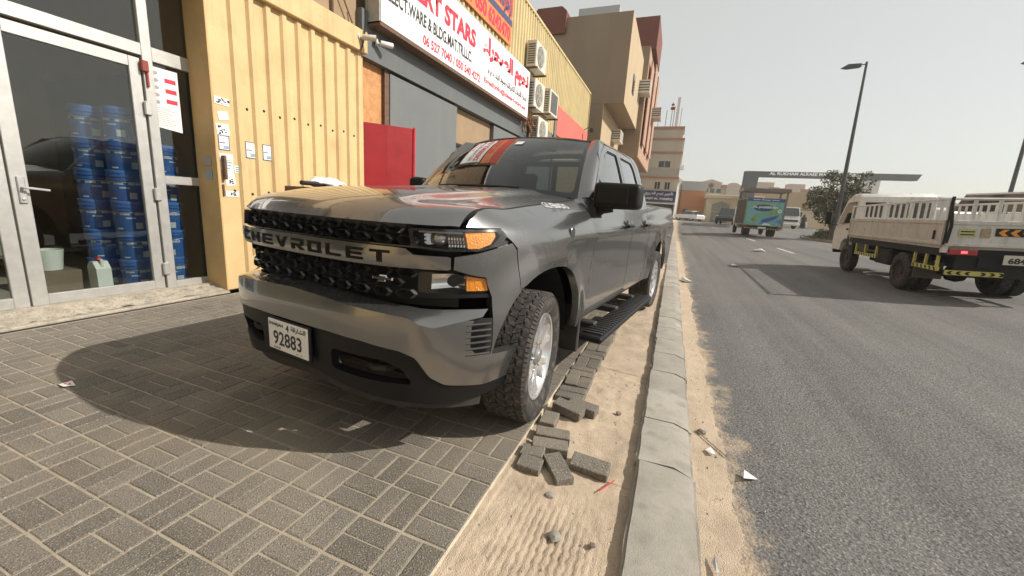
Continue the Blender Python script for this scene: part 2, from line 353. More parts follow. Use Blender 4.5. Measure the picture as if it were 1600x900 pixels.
# kerb of single stones
kb = tag(empty('kerb', (.14, 4, 0)), kind='structure')
yk = -.5; cuts = [-.9, .1, 1.1, 2.1, 2.6, 3.06, 3.5, 4.0, 4.5, 5.0]
while cuts[-1] < 27: cuts.append(cuts[-1]+.5)
for a, b in zip(cuts, cuts[1:]):
    mb = MB(); rr = random.Random(int(a*100)); bmn = bmesh.new(); bmesh.ops.create_cube(bmn, size=1)
    gap = .004 if rr.random() < .6 else .010
    for v in bmn.verts: v.co = Vector((v.co.x*.30, v.co.y*(b-a-gap), v.co.z*.26))
    bmesh.ops.subdivide_edges(bmn, edges=[e for e in bmn.edges if abs(e.verts[0].co.y-e.verts[1].co.y) > .1], cuts=6)
    bmesh.ops.bisect_plane(bmn, geom=list(bmn.verts)+list(bmn.edges)+list(bmn.faces), plane_co=(.045, 0, 0), plane_no=(1, 0, 0))
    bmesh.ops.bevel(bmn, geom=[e for e in bmn.edges if e.verts[0].co.z > .1 and e.verts[1].co.z > .1 and abs(e.calc_face_angle(0)) > .5 and abs(e.verts[0].co.y-e.verts[1].co.y) > .01], offset=.014, segments=2, affect='EDGES')
    for v in bmn.verts:                                     # battered road-side half of the top
        if v.co.z > .1 and v.co.x > .10: v.co.z -= .028
    for v in bmn.verts:
        v.co += Vector((rr.gauss(0, .0025), rr.gauss(0, .003), rr.gauss(0, .0012)))
    bmn.verts.index_update()
    mb.add([v.co for v in bmn.verts], [tuple(v.index for v in f.verts) for f in bmn.faces]); bmn.free()
    mb.xf(Matrix.Translation((.135+rr.gauss(0, .003)-.14, (a+b)/2-4, -.13+rr.gauss(0, .002))) @ Matrix.Rotation(rr.gauss(0, .006), 4, 'Z'))
    mb.build('kerb_stone', M['kerb'], kb, 50)
# far end of the footway beyond the tall building
# pavement: bedding, pavers in basket weave
pv = tag(empty('pavement', (-2.8, 4, 0)), kind='structure')
MB().box2((-5.06+2.8, -3-4, -.25), (-.64+2.8, 23-4, -.0045)).build('bedding_sand', M['joint'], pv, 0)
tag(MB().box2((-30, 23, -.3), (0, 34, 0)).build('side_pavement', M['concrete'], None, 0), kind='structure')
BX, BY, X0, Y0 = .2085, .2025, -.64, .736
def paver_shape(lx, ly):
    hx, hy, c, d = lx/2, ly/2, .004, .02
    V = [(-hx+c, -hy+c, 0), (hx-c, -hy+c, 0), (hx-c, hy-c, 0), (-hx+c, hy-c, 0), (-hx, -hy, -c), (hx, -hy, -c), (hx, hy, -c), (-hx, hy, -c), (-hx, -hy, -d), (hx, -hy, -d), (hx, hy, -d), (-hx, hy, -d)]
    F = [(0, 1, 2, 3)]+[(i, i+4, (i+1) % 4+4, (i+1) % 4) for i in range(4)]+[(i+4, i+8, (i+1) % 4+8, (i+1) % 4+4) for i in range(4)]
    return V, F
def px_of(p):
    q = Vector(p)-Vector((0, 0, CAMH)); z = q.dot(f_); return (800+621.8*q.dot(r_)/z, 450+621.8*q.dot(d_)/z) if z > .1 else (-9, -9)
slots = []
for k in range(0, 22):
    for j in range(-6, 60):
        cx = X0-BX*(k+.5); cy = Y0+BY*(j+.5)
        if cx < -5.05 or cy > 11: continue
        for s in (-1, 1):
            if (k+j) % 2 == 0: slots.append((cx, cy+s*BY*.25, 0))
            else: slots.append((cx+s*BX*.25, cy, 1))
def hid(x, y):                                              # under or behind the parked pick-up
    return y > 2.05-.14*(x+1.6) and x > -2.75
vis = [s for s in slots if -40 < px_of((s[0], s[1], 0))[0] < 1640 and px_of((s[0], s[1], 0))[1] < 930 and not hid(s[0], s[1])]
vis.sort(key=lambda s: s[0]**2+s[1]**2); near = set(vis[:285])
LX = BX-.0098; LY = BY/2-.0082
meA = [None, None]; rest = MB(); rp = random.Random(3)
for s in slots:
    x, y, o = s; jx, jy, jr, jz = rp.gauss(0, .0012), rp.gauss(0, .0012), rp.gauss(0, .006), max(-.0012, rp.gauss(0, .0008))
    if s in near:
        if meA[o] is None:
            Vp, Fp = paver_shape(LX, LY) if o == 0 else paver_shape(BX/2-.0088, BY-.0105)
            ob = meshobj('paver', Vp, Fp, M['paver'], pv, 0); meA[o] = ob.data
        else:
            ob = bpy.data.objects.new('paver', meA[o]); link(ob, pv)
        ob.location = (x+jx+2.8, y+jy-4, jz); ob.rotation_euler = (rp.gauss(0, .003), rp.gauss(0, .003), jr)
    else:
        Vp, Fp = paver_shape(LX, LY) if o == 0 else paver_shape(BX/2-.0088, BY-.0105)
        rest.add([Matrix.Rotation(jr, 3, 'Z') @ Vector(v)+Vector((x+jx+2.8, y+jy-4, jz)) for v in Vp], Fp)
tag(rest.build('further_pavers', M['paver'], pv, 0), kind='stuff')
tag(MB().box2((-.642, .2, -.06), (-.634, 8, -.002)).build('mortar_edging', M['edging'], None, 0), kind='structure')
# sand bed where pavers were lifted
def sand_strip(x0, x1, y0, y1, sx_, sy_, fn, name):
    xs = np.arange(x0, x1+1e-6, sx_); ys = np.arange(y0, y1+1e-6, sy_); V = [(float(x), float(y), fn(float(x), float(y))) for y in ys for x in xs]; n = len(xs)
    return tag(meshobj(name, V, [(j*n+i, j*n+i+1, (j+1)*n+i+1, (j+1)*n+i) for j in range(len(ys)-1) for i in range(n-1)], M['sand'], smooth=180), kind='structure')
from mathutils import noise
def nz2(x, y, s): return noise.noise(Vector((x*s, y*s, 3.7)))
def sandz(x, y):
    t = (x+.64)/.62; z = -.012-.042*min(1, max(0, t))**.8
    if x < -.60: z = -.010
    z += .007*nz2(x, y, 4)+.005*nz2(x, y, 14)+.0030*nz2(x, y, 40)-.012*max(0, nz2(x+7, y, 11)-.38)
    if y < 1.75:                                            # tyre tread prints
        w = min(1, (1.75-y)*3)*max(0, 1-abs((x+.30)/.24)**4)
        ph = (x+.003*math.sin(y*6)+.0011*math.sin(y*95)+.003*nz2(x*.3, y, 6))/.031
        z -= .012*w*max(0, math.sin(2*PI*ph))**4*(.6+.7*nz2(x, y, 5))
    else: z += .006*nz2(x, y, 9)
    if 2.2 < y < 6.3 and x < -.36: z = min(z, -.034+.02*max(0, (x+.5)/.14))
    return z
sand_strip(-.66, .0, .5, 1.9, .0062, .0062, sandz, 'sand_bed')
sand_strip(-.66, .0, 1.898, 3.4, .009, .009, sandz, 'sand_bed')
sand_strip(-.66, .0, 3.4, 26, .03, .06, lambda x, y: sandz(x, y) if y < 9 else -.03+.012*nz2(x, y, 4), 'sand_bed')
def gutz(x, y):
    t = (x-.27)/.20+.22*nz2(x, y, 2.2)+.12*nz2(x, y, 9)
    ph = math.sin((x*.95+y*.06+.01*math.sin(y*4))*2*PI/.03)
    return zr(x)+.020*(1-t)+.0025*nz2(x, y, 30)-.003*max(0, ph)*max(0, nz2(x, y, 1.1)+.2)
sand_strip(.27, .56, .9, 5, .012, .015, gutz, 'gutter_sand')
sand_strip(.27, .52, 5, 24, .03, .08, lambda x, y: gutz(x, y)-.001, 'gutter_sand')
# loosened pavers lying on the sand: (x, y, top z, turn, tilt x, tilt y)
loose = [(-.545, 1.885, .018, .08, .02, -.03, .125), (-.525, 1.785, .015, .02, .06, .02, .125), (-.385, 1.825, .012, -.92, .05, .06, .2), (-.235, 1.925, .010, -.05, .22, .02, .2),
         (-.475, 1.985, .022, .26, .0, .04, .2), (-.49, 2.095, .026, .24, -.02, .05, .2), (-.56, 2.26, .020, 1.62, .0, .02, .16), (-.475, 2.425, .044, -.20, .04, .10, .2), (-.40, 2.525, .026, -.16, .02, .04, .2)]
lsh = ["end brick of the row nearest the camera beside the paved edge", None]
lbl = ['short grey paver lying second from the front at the paved edge', 'short frontmost grey paver of the pair by the paved edge', 'grey paver turned askew at the front of the loose heap',
       'grey paver lying alone on the sand towards the kerb', 'grey paver lying crosswise just behind the front pair', 'grey paver lying crosswise nearer the front wheel',
       'grey paver standing lengthwise right beside the front tyre', 'tilted grey paver propped askew past the front tyre', 'grey paver half hidden behind the propped one']
for i, (x, y, z, rz, tx, ty, lx_) in enumerate(loose):
    mb = MB(); mb.box((0, 0, -.03), (lx_, .098, .06), None, .004)
    o = mb.build('loose_paver', M['paver'], None, 0, (x, y, z), (tx, ty, rz)); tag(o, lbl[i], 'paver', 'loose pavers on the sand')
# sunken strip of pavers beside the truck, still laid in rows
rw = tag(empty('sunken_paver_strip', (-.5, 3.5, 0)), 'sunken strip of grey pavers still laid beside the running board', 'paver strip')
rs = random.Random(11); y = 2.60; row = 0
while y < 6.2:
    z = .010+rs.gauss(0, .005)
    if row % 2 == 0:
        for s in (0, 1):
            MB().box((0, 0, -.03), (.198, .097, .06), None, .004).build('paver', M['paver'], rw, 0, (-.525+rs.gauss(0, .006)+.5, y+.05+s*.103-3.5, z+rs.gauss(0, .003)), (rs.gauss(0, .02), rs.gauss(0, .02), rs.gauss(0, .03)))
    else:
        for s in (0, 1):
            MB().box((0, 0, -.03), (.097, .198, .06), None, .004).build('paver', M['paver'], rw, 0, (-.575+s*.105+rs.gauss(0, .005)+.5, y+.1-3.5, z+rs.gauss(0, .004)), (rs.gauss(0, .02), rs.gauss(0, .03), rs.gauss(0, .03)))
    y += .212; row += 1
# ------------------------------------------------------------------ the shop building (front faces +X)
def root(name, loc, label, cat, group=None, kind=None, rz=0): return tag(empty(name, loc, rz), label, cat, group, kind)
def W(mb, name, m, parent, smooth=35):                    # mesh given in world coordinates under an unrotated root
    l = parent.location
    p = parent
    while p.parent is not None: p = p.parent; l = l + p.location
    mb.V = [v-l for v in mb.V]; return mb.build(name, m, parent, smooth)
sb = root('shop_building', (-5.2, 10, 0), 'long yellow clad shop building with glazed door and ribbed metal front', 'building')
def ribbed(y0, y1, z0, z1, x, pitch, first, w=.06, s=.025, h=.035):
    pts = [(x, y0)]; y = first
    while y+w/2+s < y1:
        pts += [(x, y-w/2-s), (x+h, y-w/2), (x+h, y+w/2), (x, y+w/2+s)]; y += pitch
    pts.append((x, y1)); V = [(a, b, z0) for a, b in pts]+[(a, b, z1) for a, b in pts]; n = len(pts)
    return V, [(i, i+1, n+i+1, n+i) for i in range(n-1)]
# walls behind everything
mb = MB(); mb.box2((-16, 5.78, 0), (-5.46, 23.45, 7.3)); mb.box2((-16, 3.43, 2.7), (-5.46, 5.78, 7.3)); mb.box2((-16, -4, 4.3), (-5.46, 3.43, 7.3)); mb.box2((-9.5, -4, 0), (-9.2, 5.78, 4.3))
W(mb, 'wall', M['brownwall'], sb, 0)
W(MB().box2((-9.2, -4, -.05), (-5.42, 5.78, .06)), 'shop_floor', mat('shop_floor_tile', (.36, .31, .25), .6, var=.2, scale=3), sb, 0)
W(MB().box2((-9.2, 3.44, .06), (-5.46, 3.56, 4.3)).box2((-9.2, -4, .06), (-5.46, -3.9, 4.3)), 'inner_wall', mat('inner_wall_grey', (.16, .15, .14), .8), sb, 0)
W(MB().box2((-16.05, -4.05, 7.3), (-5.3, 23.5, 7.42)), 'roof', M['metal'], sb, 0)
# yellow ribbed panel with header beam and reveal
V, F = ribbed(3.30, 5.76, .03, 3.62, -5.15, .229, 3.59); W(MB().add(V, F), 'ribbed_panel', M['yellow'], sb, 20)
W(MB().box2((-5.52, 3.285, .02), (-5.149, 3.30, 3.62)).box2((-5.52, 3.30, .02), (-5.16, 3.43, 3.62)), 'reveal', M['yellowdark'], sb, 0)
W(MB().box2((-5.46, 5.745, .02), (-5.155, 5.76, 3.62)), 'end_trim', M['yellowdark'], sb, 0)
W(MB().box2((-5.50, 2.2, 3.60), (-5.06, 5.79, 3.93), .012), 'header_beam', M['yellow'], sb, 0)
W(MB().box2((-5.46, 3.9, 3.93), (-5.30, 5.79, 4.6)), 'upper_wall', M['brownwall'], sb, 0)
# bolts along the panel
mb = MB()
for k in range(10):
    for z in (1.24, 2.28): mb.lathe([(0, .012), (.013, .010), (.018, 0)], 8, 'X', (-5.15, 3.475+.229*k, z+(.0 if k % 2 else .03)))
tag(W(mb, 'panel_bolt', M['dark'], sb), kind='stuff')
W(MB().box2((-5.15, 3.335, 1.40), (-5.085, 3.365, 1.68), .008).box2((-5.2, 3.325, 1.2), (-5.13, 3.345, 1.34), .004), 'latch', M['rust'], sb)
# upper cream cladding
V, F = ribbed(5.9, 23.5, 4.32, 7.56, -5.2, .235, 6.05, .07, .03, .04); W(MB().add(V, F), 'ribbed_cladding', M['cream'], sb, 20)
W(MB().box2((-5.26, 5.9, 7.55), (-5.14, 23.53, 7.63)).box2((-5.35, 23.5, 4.4), (-5.14, 23.54, 7.55)), 'parapet_trim', M['cream'], sb, 0)
# shopfront: frames, door, panes
def bars(L_): 
    mb = MB()
    for y0, z0, y1, z1, d in L_: mb.box2((-5.55-d/2, y0, z0), (-5.55+d/2, y1, z1), .004)
    return mb
shopglass = glass('shop_glass', (.86, .9, .88), .93, 0, 1.5, 1.25)
fr = W(bars([(2.83, .07, 2.925, 4.28, .09), (3.335, .07, 3.425, 4.28, .085), (-3.9, 2.63, 2.83, 2.75, .088), (2.925, 2.60, 3.335, 2.745, .08), (2.925, 1.30, 3.335, 1.395, .075), (2.925, .07, 3.335, .155, .08), (.62, .07, .70, 2.63, .08), (-3.9, .07, .62, .16, .08)]), 'shopfront_frame', M['alu'], sb, 30)
def pane(y0, z0, y1, z1, parent, x=-5.55, name='glass_pane'): return W(MB().box2((x-.004, y0, z0), (x+.004, y1, z1)), name, shopglass, parent, 0)
pane(-3.9, 2.75, 2.83, 4.28, sb); pane(2.925, 2.745, 3.335, 4.28, sb); pane(2.925, 1.395, 3.335, 2.60, sb); pane(2.925, .155, 3.335, 1.30, sb); pane(-3.9, .16, .62, 2.63, sb)
def leaf(y0, y1, hy):
    d = W(bars([(y0, .085, y0+.11, 2.60, .05), (y1-.10, .085, y1, 2.60, .05), (y0+.11, 2.495, y1-.10, 2.60, .048), (y0+.11, .085, y1-.10, .185, .048)]), 'glass_door', M['alu'], sb, 30)
    pane(y0+.11, .185, y1-.10, 2.495, d)
    h = MB(); h.box2((-5.53, hy-.02, 1.05), (-5.505, hy+.03, 1.29), .006); h.tube([(-5.51, hy+.005, 1.19), (-5.46, hy+.005, 1.19), (-5.452, hy+.03, 1.19), (-5.45, hy+.16, 1.175)], .011, 8); h.lathe([(0, .02), (.014, .018), (.016, 0)], 10, 'X', (-5.515, hy+.005, 1.09))
    W(h, 'door_handle', M['metal'], d); return d
dr = leaf(1.735, 2.815, 1.79); leaf(.71, 1.72, .76)
for z in (.32, 1.18, 2.10):
    W(MB().box2((-5.515, 2.80, z-.07), (-5.48, 2.86, z+.07), .006), 'hinge', M['alu'], dr)
W(MB().box2((-5.51, 2.805, 2.47), (-5.465, 2.865, 2.58), .006).box2((-5.505, 2.845, 2.32), (-5.48, 2.865, 2.48), .004), 'red_bolt', mat('rusty_red', (.25, .04, .025), .6), dr)
# sill and drain channel
W(MB().box2((-5.62, -4, -.02), (-5.40, 3.44, .085)), 'sill', M['concrete'], sb, 0)
mb = MB(); rr = random.Random(2); ys = np.arange(-4, 3.41, .05); xs = np.linspace(-5.42, -5.16, 8)
V = [(float(x), float(y), .075-.05*(i/7)+rr.gauss(0, .011)) for y in ys for i, x in enumerate(xs)]; mb.add(V, [(j*8+i, j*8+i+1, (j+1)*8+i+1, (j+1)*8+i) for j in range(len(ys)-1) for i in range(7)])
W(mb, 'broken_mortar', M['concrete'], sb, 30)
W(MB().box2((-5.086, -4, -.02), (-5.055, 3.28, .003)), 'drain_slot', M['dark'], sb, 0)
W(MB().box2((-5.17, -4, -.04), (-5.085, 3.28, .028), .01), 'channel_rail', M['concrete'], sb)
# grey shopfront to the right: fascia, panels, opening
W(MB().box2((-5.46, 5.79, 3.60), (-5.18, 13.95, 4.32)), 'fascia', M['grey'], sb, 0)
W(MB().box2((-5.46, 5.79, .0), (-5.33, 6.45, 3.6)), 'plywood_board', M['ply'], sb, 0)
W(MB().box2((-5.46, 6.45, 0), (-5.26, 6.58, 3.6)), 'dark_jamb', M['rust'], sb, 0)
for y0, y1, z0, z1 in ((6.58, 9.08, 1.78, 3.56), (6.58, 9.08, 0, 1.765), (11.25, 13.9, 0, 3.56)):
    W(MB().box2((-5.4, y0, z0), (-5.24, y1, z1)), 'grey_panel', M['greylt'], sb, 0)
W(MB().box2((-5.46, 9.1, 0), (-5.43, 11.25, 3.6)), 'dark_backing', M['dark'], sb, 0)
W(MB().box2((-5.4, 9.08, 2.75), (-5.36, 11.25, 3.58)), 'shutter_box', M['brownwall'], sb, 0)
wg = W(MB().box2((-5.38, 9.1, 2.68), (-5.30, 11.2, 2.75)).box2((-5.38, 10.0, 0), (-5.31, 10.05, 2.68)), 'window_frame', M['black'], sb, 0)
W(MB().box2((-5.36, 9.1, 0), (-5.35, 11.2, 2.68)), 'glass_pane', shopglass, wg, 0)
W(MB().box2((-5.46, 13.95, 0), (-5.2, 17.0, 4.32)).box2((-5.46, 17.0, 4.2), (-5.21, 23.45, 4.34)), 'grey_wall', M['greylt'], sb, 0)
# ---------------------------------------------- shop sign
sg = root('shop_sign', (-5.1, 9.6, 4.1), 'long white light-box sign with red and black lettering over the grey shopfront', 'sign')
SY0, SY1, SZ0, SZ1, SX = 5.93, 13.18, 4.13, 5.55, -4.93
W(MB().box2((-5.19, SY0, SZ0), (SX-.012, SY1, SZ1)), 'cabinet', M['metal'], sg, 0)
W(MB().box2((SX-.012, SY0+.03, SZ0+.035), (SX, SY1-.03, SZ1-.03)), 'face', M['signwhite'], sg, 0)
W(MB().box2((-5.18, SY0, SZ0-.04), (SX+.01, SY1, SZ0+.025)), 'lower_tray', M['rust'], sg, 0)
def onsign(name, body, y0, y1, z0, z1, m, **k):
    l = sg.location; return text(name, body, Vector((SX, y0, z0))-l, y1-y0, z1-z0, (0, 1, 0), (0, 0, 1), m, sg, **k)
# placed by rows read off the photograph
onsign('shop_name', 'DESERT STARS', 6.08, 9.32, 4.90, 5.28, M['signred'], bold=.05)
onsign('trade_line', 'ELECT.WARE & BLDG.MAT.TR.LLC.', 6.12, 9.15, 4.54, 4.77, M['signblack'], bold=.028)
onsign('phone_line', '06 527 7040 / 050 540 4272', 7.16, 9.62, 4.24, 4.42, M['signred'], bold=.03)
onsign('arabic_name', 'نجوم الصحراء', 9.72, 13.05, 4.80, 5.42, M['signred'], bold=.06, arabic=True)
onsign('arabic_trade_line', 'لتجارة الأدوات الكهربائية ومواد البناء ذ م م', 10.05, 12.95, 4.53, 4.80, M['signblack'], bold=.035, arabic=True)
onsign('email_line', 'Email:info@desert-stars.ae', 9.85, 12.87, 4.30, 4.46, M['signred'], bold=.03)
# ---------------------------------------------- orange banner above
ob = root('orange_banner', (-5.12, 9, 5.9), 'orange banner with blue and red lettering stretched above the white shop sign', 'banner')
W(MB().box2((-5.145, 5.95, 5.86), (-5.11, 11.85, 7.5)), 'board', M['orange'], ob, 0)
W(MB().box2((-5.108, 5.95, 6.62), (-5.106, 11.85, 7.5)), 'red_field', mat('banner_red', (.60, .06, .035), .6), ob, 0)
W(MB().box2((-5.1085, 9.7, 6.36), (-5.104, 11.85, 6.52)), 'blue_band', M['navy'], ob, 0)
l = ob.location
text('banner_arabic', 'زخرفة الحجر', Vector((-5.105, 9.8, 6.5))-l, 1.95, .6, (0, 1, 0), (0, 0, 1), M['navy'], ob, bold=.05, arabic=True)
text('banner_phone', '055 7970270 / 050 6242470', Vector((-5.108, 7.0, 5.93))-l, 4.75, .38, (0, 1, 0), (0, 0, 1), M['signred'], ob, bold=.04)
# ---------------------------------------------- faded red banner farther along
rb = root('red_banner', (-5.1, 21, 4.3), 'faded red sign board at the far end of the ribbed building', 'sign board')
W(MB().box2((-5.20, 17.3, 4.36), (-5.12, 23.46, 5.52)), 'board', M['redpale'], rb, 0)
W(MB().box2((-5.22, 17.05, 0), (-5.13, 17.3, 5.5)), 'edge_post', M['greylt'], rb, 0)
fl = MB(); fl.tube([(-5.1, 22.4, 5.5), (-4.85, 22.4, 5.62), (-4.7, 22.4, 5.52)], .018, 6); fl.box((-4.68, 22.4, 5.46), (.16, .3, .2), Matrix.Rotation(.5, 3, 'Y'), .01)
tag(fl.build('floodlight', M['black']), 'small black floodlight on an arm above the faded red board', 'floodlight')
# ---------------------------------------------- red folded sheet beside the plywood
rp_ = root('red_sheet', (-5.0, 6.0, 0), 'dark red folded metal sheet standing in front of the plywood', 'metal sheet')
fp = [(-5.2, 5.80), (-4.92, 6.10), (-4.62, 6.46)]
mb = MB(); mb.add([(x, y, z) for z in (0, 2.56) for x, y in fp]+[(x-.02, y+.02, z) for z in (0, 2.56) for x, y in fp], [(0, 1, 4, 3), (1, 2, 5, 4), (6, 7, 10, 9), (7, 8, 11, 10), (0, 3, 9, 6), (2, 5, 11, 8), (3, 4, 10, 9), (4, 5, 11, 10)])
W(mb, 'sheet', M['red'], rp_, 0)
W(MB().tube([(-4.61, 6.47, 0), (-4.61, 6.47, 2.58)], .022, 6), 'edge_tube', mat('bright_red_edge', (.6, .03, .05), .4), rp_)
# ---------------------------------------------- air conditioners
def ac_unit(loc, sy, sz, label, front='fan'):
    r = root('air_conditioner', loc, label, 'air conditioner', 'outdoor air conditioner units'); dx = .34
    MB().box2((0, 0, 0), (dx, sy, sz), .015).build('casing', M['acwhite'], r)
    mb = MB()
    for k in range(9): mb.box2((.05, -.006, .08+k*(sz-.16)/9), (dx-.05, .004, .08+k*(sz-.16)/9+.035))
    tag(mb.build('side_louvre', M['acdark'], r, 0), kind='stuff')
    if front == 'fan':
        R = min(sy, sz)*.40; c = (dx, sy*.42, sz*.5)
        MB().lathe([(0, .004), (R, .004), (R, .0), ], 28, 'X', c).build('fan_opening', M['acdark'], r)
        mb = MB()
        for k in range(5):
            a = 2*PI*k/5; u = Vector((0, math.cos(a), math.sin(a))); w = Vector((0, -math.sin(a), math.cos(a)))
            mb.quad(Vector(c)+Vector((.006, 0, 0))+u*.04, Vector(c)+Vector((.012, 0, 0))+u*R*.9+w*R*.1, Vector(c)+Vector((.006, 0, 0))+u*R*.8+w*R*.55, Vector(c)+Vector((.006, 0, 0))+w*.05+u*.03)
        mb.build('fan', mat('fan_grey', (.3, .29, .27), .5), r, 0)
        mb = MB()
        for k in range(1, 6): mb.lathe([(R*k/5-.006, .02), (R*k/5+.006, .02), (R*k/5+.006, .03), (R*k/5-.006, .03)], 24, 'X', c, True)
        for k in range(8): a = 2*PI*k/8; mb.tube([Vector(c)+Vector((.025, 0, 0)), Vector(c)+Vector((.025, R*math.cos(a), R*math.sin(a)))], .005, 4)
        mb.build('fan_guard', M['acwhite'], r)
    else:
        MB().box2((dx, sy*.12, sz*.1), (dx+.008, sy*.88, sz*.9)).build('coil', M['acdark'], r, 0)
    for y_ in (.04, sy-.09): MB().box2((-.1, y_, -.05), (dx+.05, y_+.05, 0)).build('bracket', M['rust'], r, 0)
    return r
ac_unit((-5.12, 13.2, 5.75), 1.05, .78, 'topmost air conditioner on the ribbed wall, above the sign end')
ac_unit((-5.12, 13.3, 4.55), 1.05, .88, 'air conditioner with big fan right beside the white sign end')
ac_unit((-5.12, 15.0, 4.72), 1.1, .86, 'air conditioner turned coil outward, farther along from the fan unit', 'coil')
ac_unit((-5.12, 13.9, 3.58), 1.15, .80, 'lowest air conditioner, just above the pick-up roof')
cb = MB(); rr = random.Random(5)
for k in range(26):
    y = 13.25+rr.random()*.75; p = [Vector((-5.1+rr.random()*.12, y, 4.35-rr.random()*.1))]
    for q in range(6): p.append(p[-1]+Vector((rr.gauss(0, .05), rr.gauss(0, .09), -rr.random()*.14)))
    cb.tube(p, .012, 5, mi=k % 3)
tag(cb.build('loose_cables', [M['black'], M['rust'], mat('orange_cable', (.6, .22, .05), .6)]), 'tangle of loose cables hanging below the sign end', 'cables')
# ---------------------------------------------- cameras on the wall
def cctv(loc, rz, label, m):
    r = root('security_camera', loc, label, 'security camera', 'security cameras under the sign', rz=rz)
    MB().lathe([(0, .03), (.05, .028), (.055, 0)], 14, 'X', (-.06, 0, 0)).build('mount', m, r)
    MB().tube([(-.05, 0, 0), (.03, 0, -.02), (.06, 0, -.01)], .016, 8).build('arm', m, r)
    mb = MB(); mb.lathe([(0, -.10), (.042, -.10), (.045, -.09), (.045, .10), (.040, .11), (.036, .10)], 14, 'X', (.12, 0, 0)); mb.build('barrel', m, r)
    MB().lathe([(0, .003), (.036, .002), (.036, 0)], 14, 'X', (.218, 0, 0)).build('lens', M['black'], r); return r
cctv((-5.03, 5.62, 3.80), .45, 'boxy cream security camera at the end of the yellow beam', M['acwhite'])
cctv((-5.1, 6.12, 3.90), .9, 'white bullet security camera on the grey fascia below the sign', M['white'])
tag(MB().tube([(-5.0, 5.66, 4.4), (-5.05, 5.72, 4.1), (-5.03, 5.68, 3.86), (-5.04, 5.64, 3.68), (-5.05, 5.60, 3.60)], .012, 6).build('cable', M['black']), 'black cable looping down past the cream security camera', 'cable')
tag(MB().tube([(-5.24, 5.0, 4.6), (-5.22, 5.4, 4.35), (-5.22, 5.62, 4.02)], .012, 6).tube([(-5.26, 5.25, 3.94), (-5.26, 5.25, 4.6)], .02, 6).build('wall_conduit', M['rust']), 'thin rusty conduit on the brown wall above the beam', 'conduit')
# ---------------------------------------------- stickers on the yellow panel
def sticker(y, z, w, h, label, kind, ang=0.):
    r = root('sticker', (-5.145, y, z), label, 'sticker', 'stickers on the yellow panel'); r.rotation_euler = (ang, 0, 0)
    blue = mat('sticker_blue', (.06, .20, .36), .5); paper = mat('sticker_paper', (.70, .71, .68), .6, var=.06, scale=30); teal = mat('sticker_teal', (.16, .36, .36), .6)
    MB().box2((-.003, -w/2, -h/2), (0, w/2, h/2)).build('paper', paper, r, 0)
    mb = MB()
    if kind == 'framed':
        for a in ((-w/2, -h/2, -w/2+.008, h/2), (w/2-.008, -h/2, w/2, h/2), (-w/2, h/2-.008, w/2, h/2), (-w/2, -h/2, w/2, -h/2+.008)): mb.box2((.0005, a[0], a[1]), (.0015, a[2], a[3]))
        mb.build('border', M['navy'], r, 0)
        text('number', '200', (.0005, -w*.1, -h*.40), w*.5, h*.2, (0, 1, 0), (0, 0, 1), blue, r, bold=.03, lift=.001)
        MB().box2((.0005, -w*.4, -.006), (.0016, w*.1, .004)).build('rule', M['navy'], r, 0)
    elif kind == 'lines':
        for k in range(3): mb.box2((.0005, -w*.4, h*(.28-.28*k)-h*.06), (.0015, w*(.4-.1*k), h*(.28-.28*k)+h*.06))
        mb.build('print', teal if h > .1 else blue, r, 0)
    elif kind == 'dark':
        rr = random.Random(int(y*100+z*10))
        for k in range(9):
            a, b = rr.uniform(-w*.45, w*.3), rr.uniform(-h*.45, h*.3); mb.box2((.0005, a, b), (.0015, a+rr.uniform(.01, w*.25), b+rr.uniform(.008, h*.2)))
        mb.build('print', M['signblack'], r, 0)
    return r
sticker(3.395, 2.30, .17, .085, 'long pale sticker, topmost on the yellow panel', 'dark', -.04)
sticker(3.40, 2.14, .12, .10, 'torn white scrap of paper second from the top on the yellow panel', 'plain', .2)
sticker(3.385, 1.98, .15, .13, 'torn black and white sticker above the blue-bordered one on the panel edge', 'dark', .1)
sticker(3.385, 1.83, .13, .17, 'white blue-bordered sticker in the column along the panel edge', 'framed')
sticker(3.40, 1.665, .16, .08, 'blank white strip in the sticker column below the bordered one', 'plain')
sticker(3.40, 1.57, .15, .12, 'teal printed sticker in the column beside the latch', 'lines')
sticker(3.415, 1.47, .13, .07, 'small pale sticker directly under the teal printed one', 'plain')
sticker(3.43, 1.38, .12, .10, 'torn mottled sticker right of the latch', 'dark', .1)
sticker(3.44, 1.23, .16, .07, 'lowest long white sticker on the yellow panel', 'dark')
sticker(3.715, 1.79, .135, .20, 'left of the two tall bordered number stickers on the ribs', 'framed')
sticker(3.94, 1.79, .125, .20, 'right of the two tall bordered number stickers on the ribs', 'framed')
sticker(3.565, 1.535, .16, .085, 'small pale blue sticker between the column and the rib stickers', 'lines')
rv = root('sticker', (-5.3, 3.28, 1.52), 'faded grey sticker on the shaded reveal beside the door frame', 'sticker', 'stickers on the yellow panel')
MB().box2((-.07, -.002, -.13), (.06, 0, -.01)).build('paper', mat('sticker_grey', (.28, .32, .34), .6), rv, 0); MB().box2((-.08, -.002, .03), (.06, 0, .14)).build('tape', mat('tape_beige', (.36, .32, .27), .6), rv, 0)
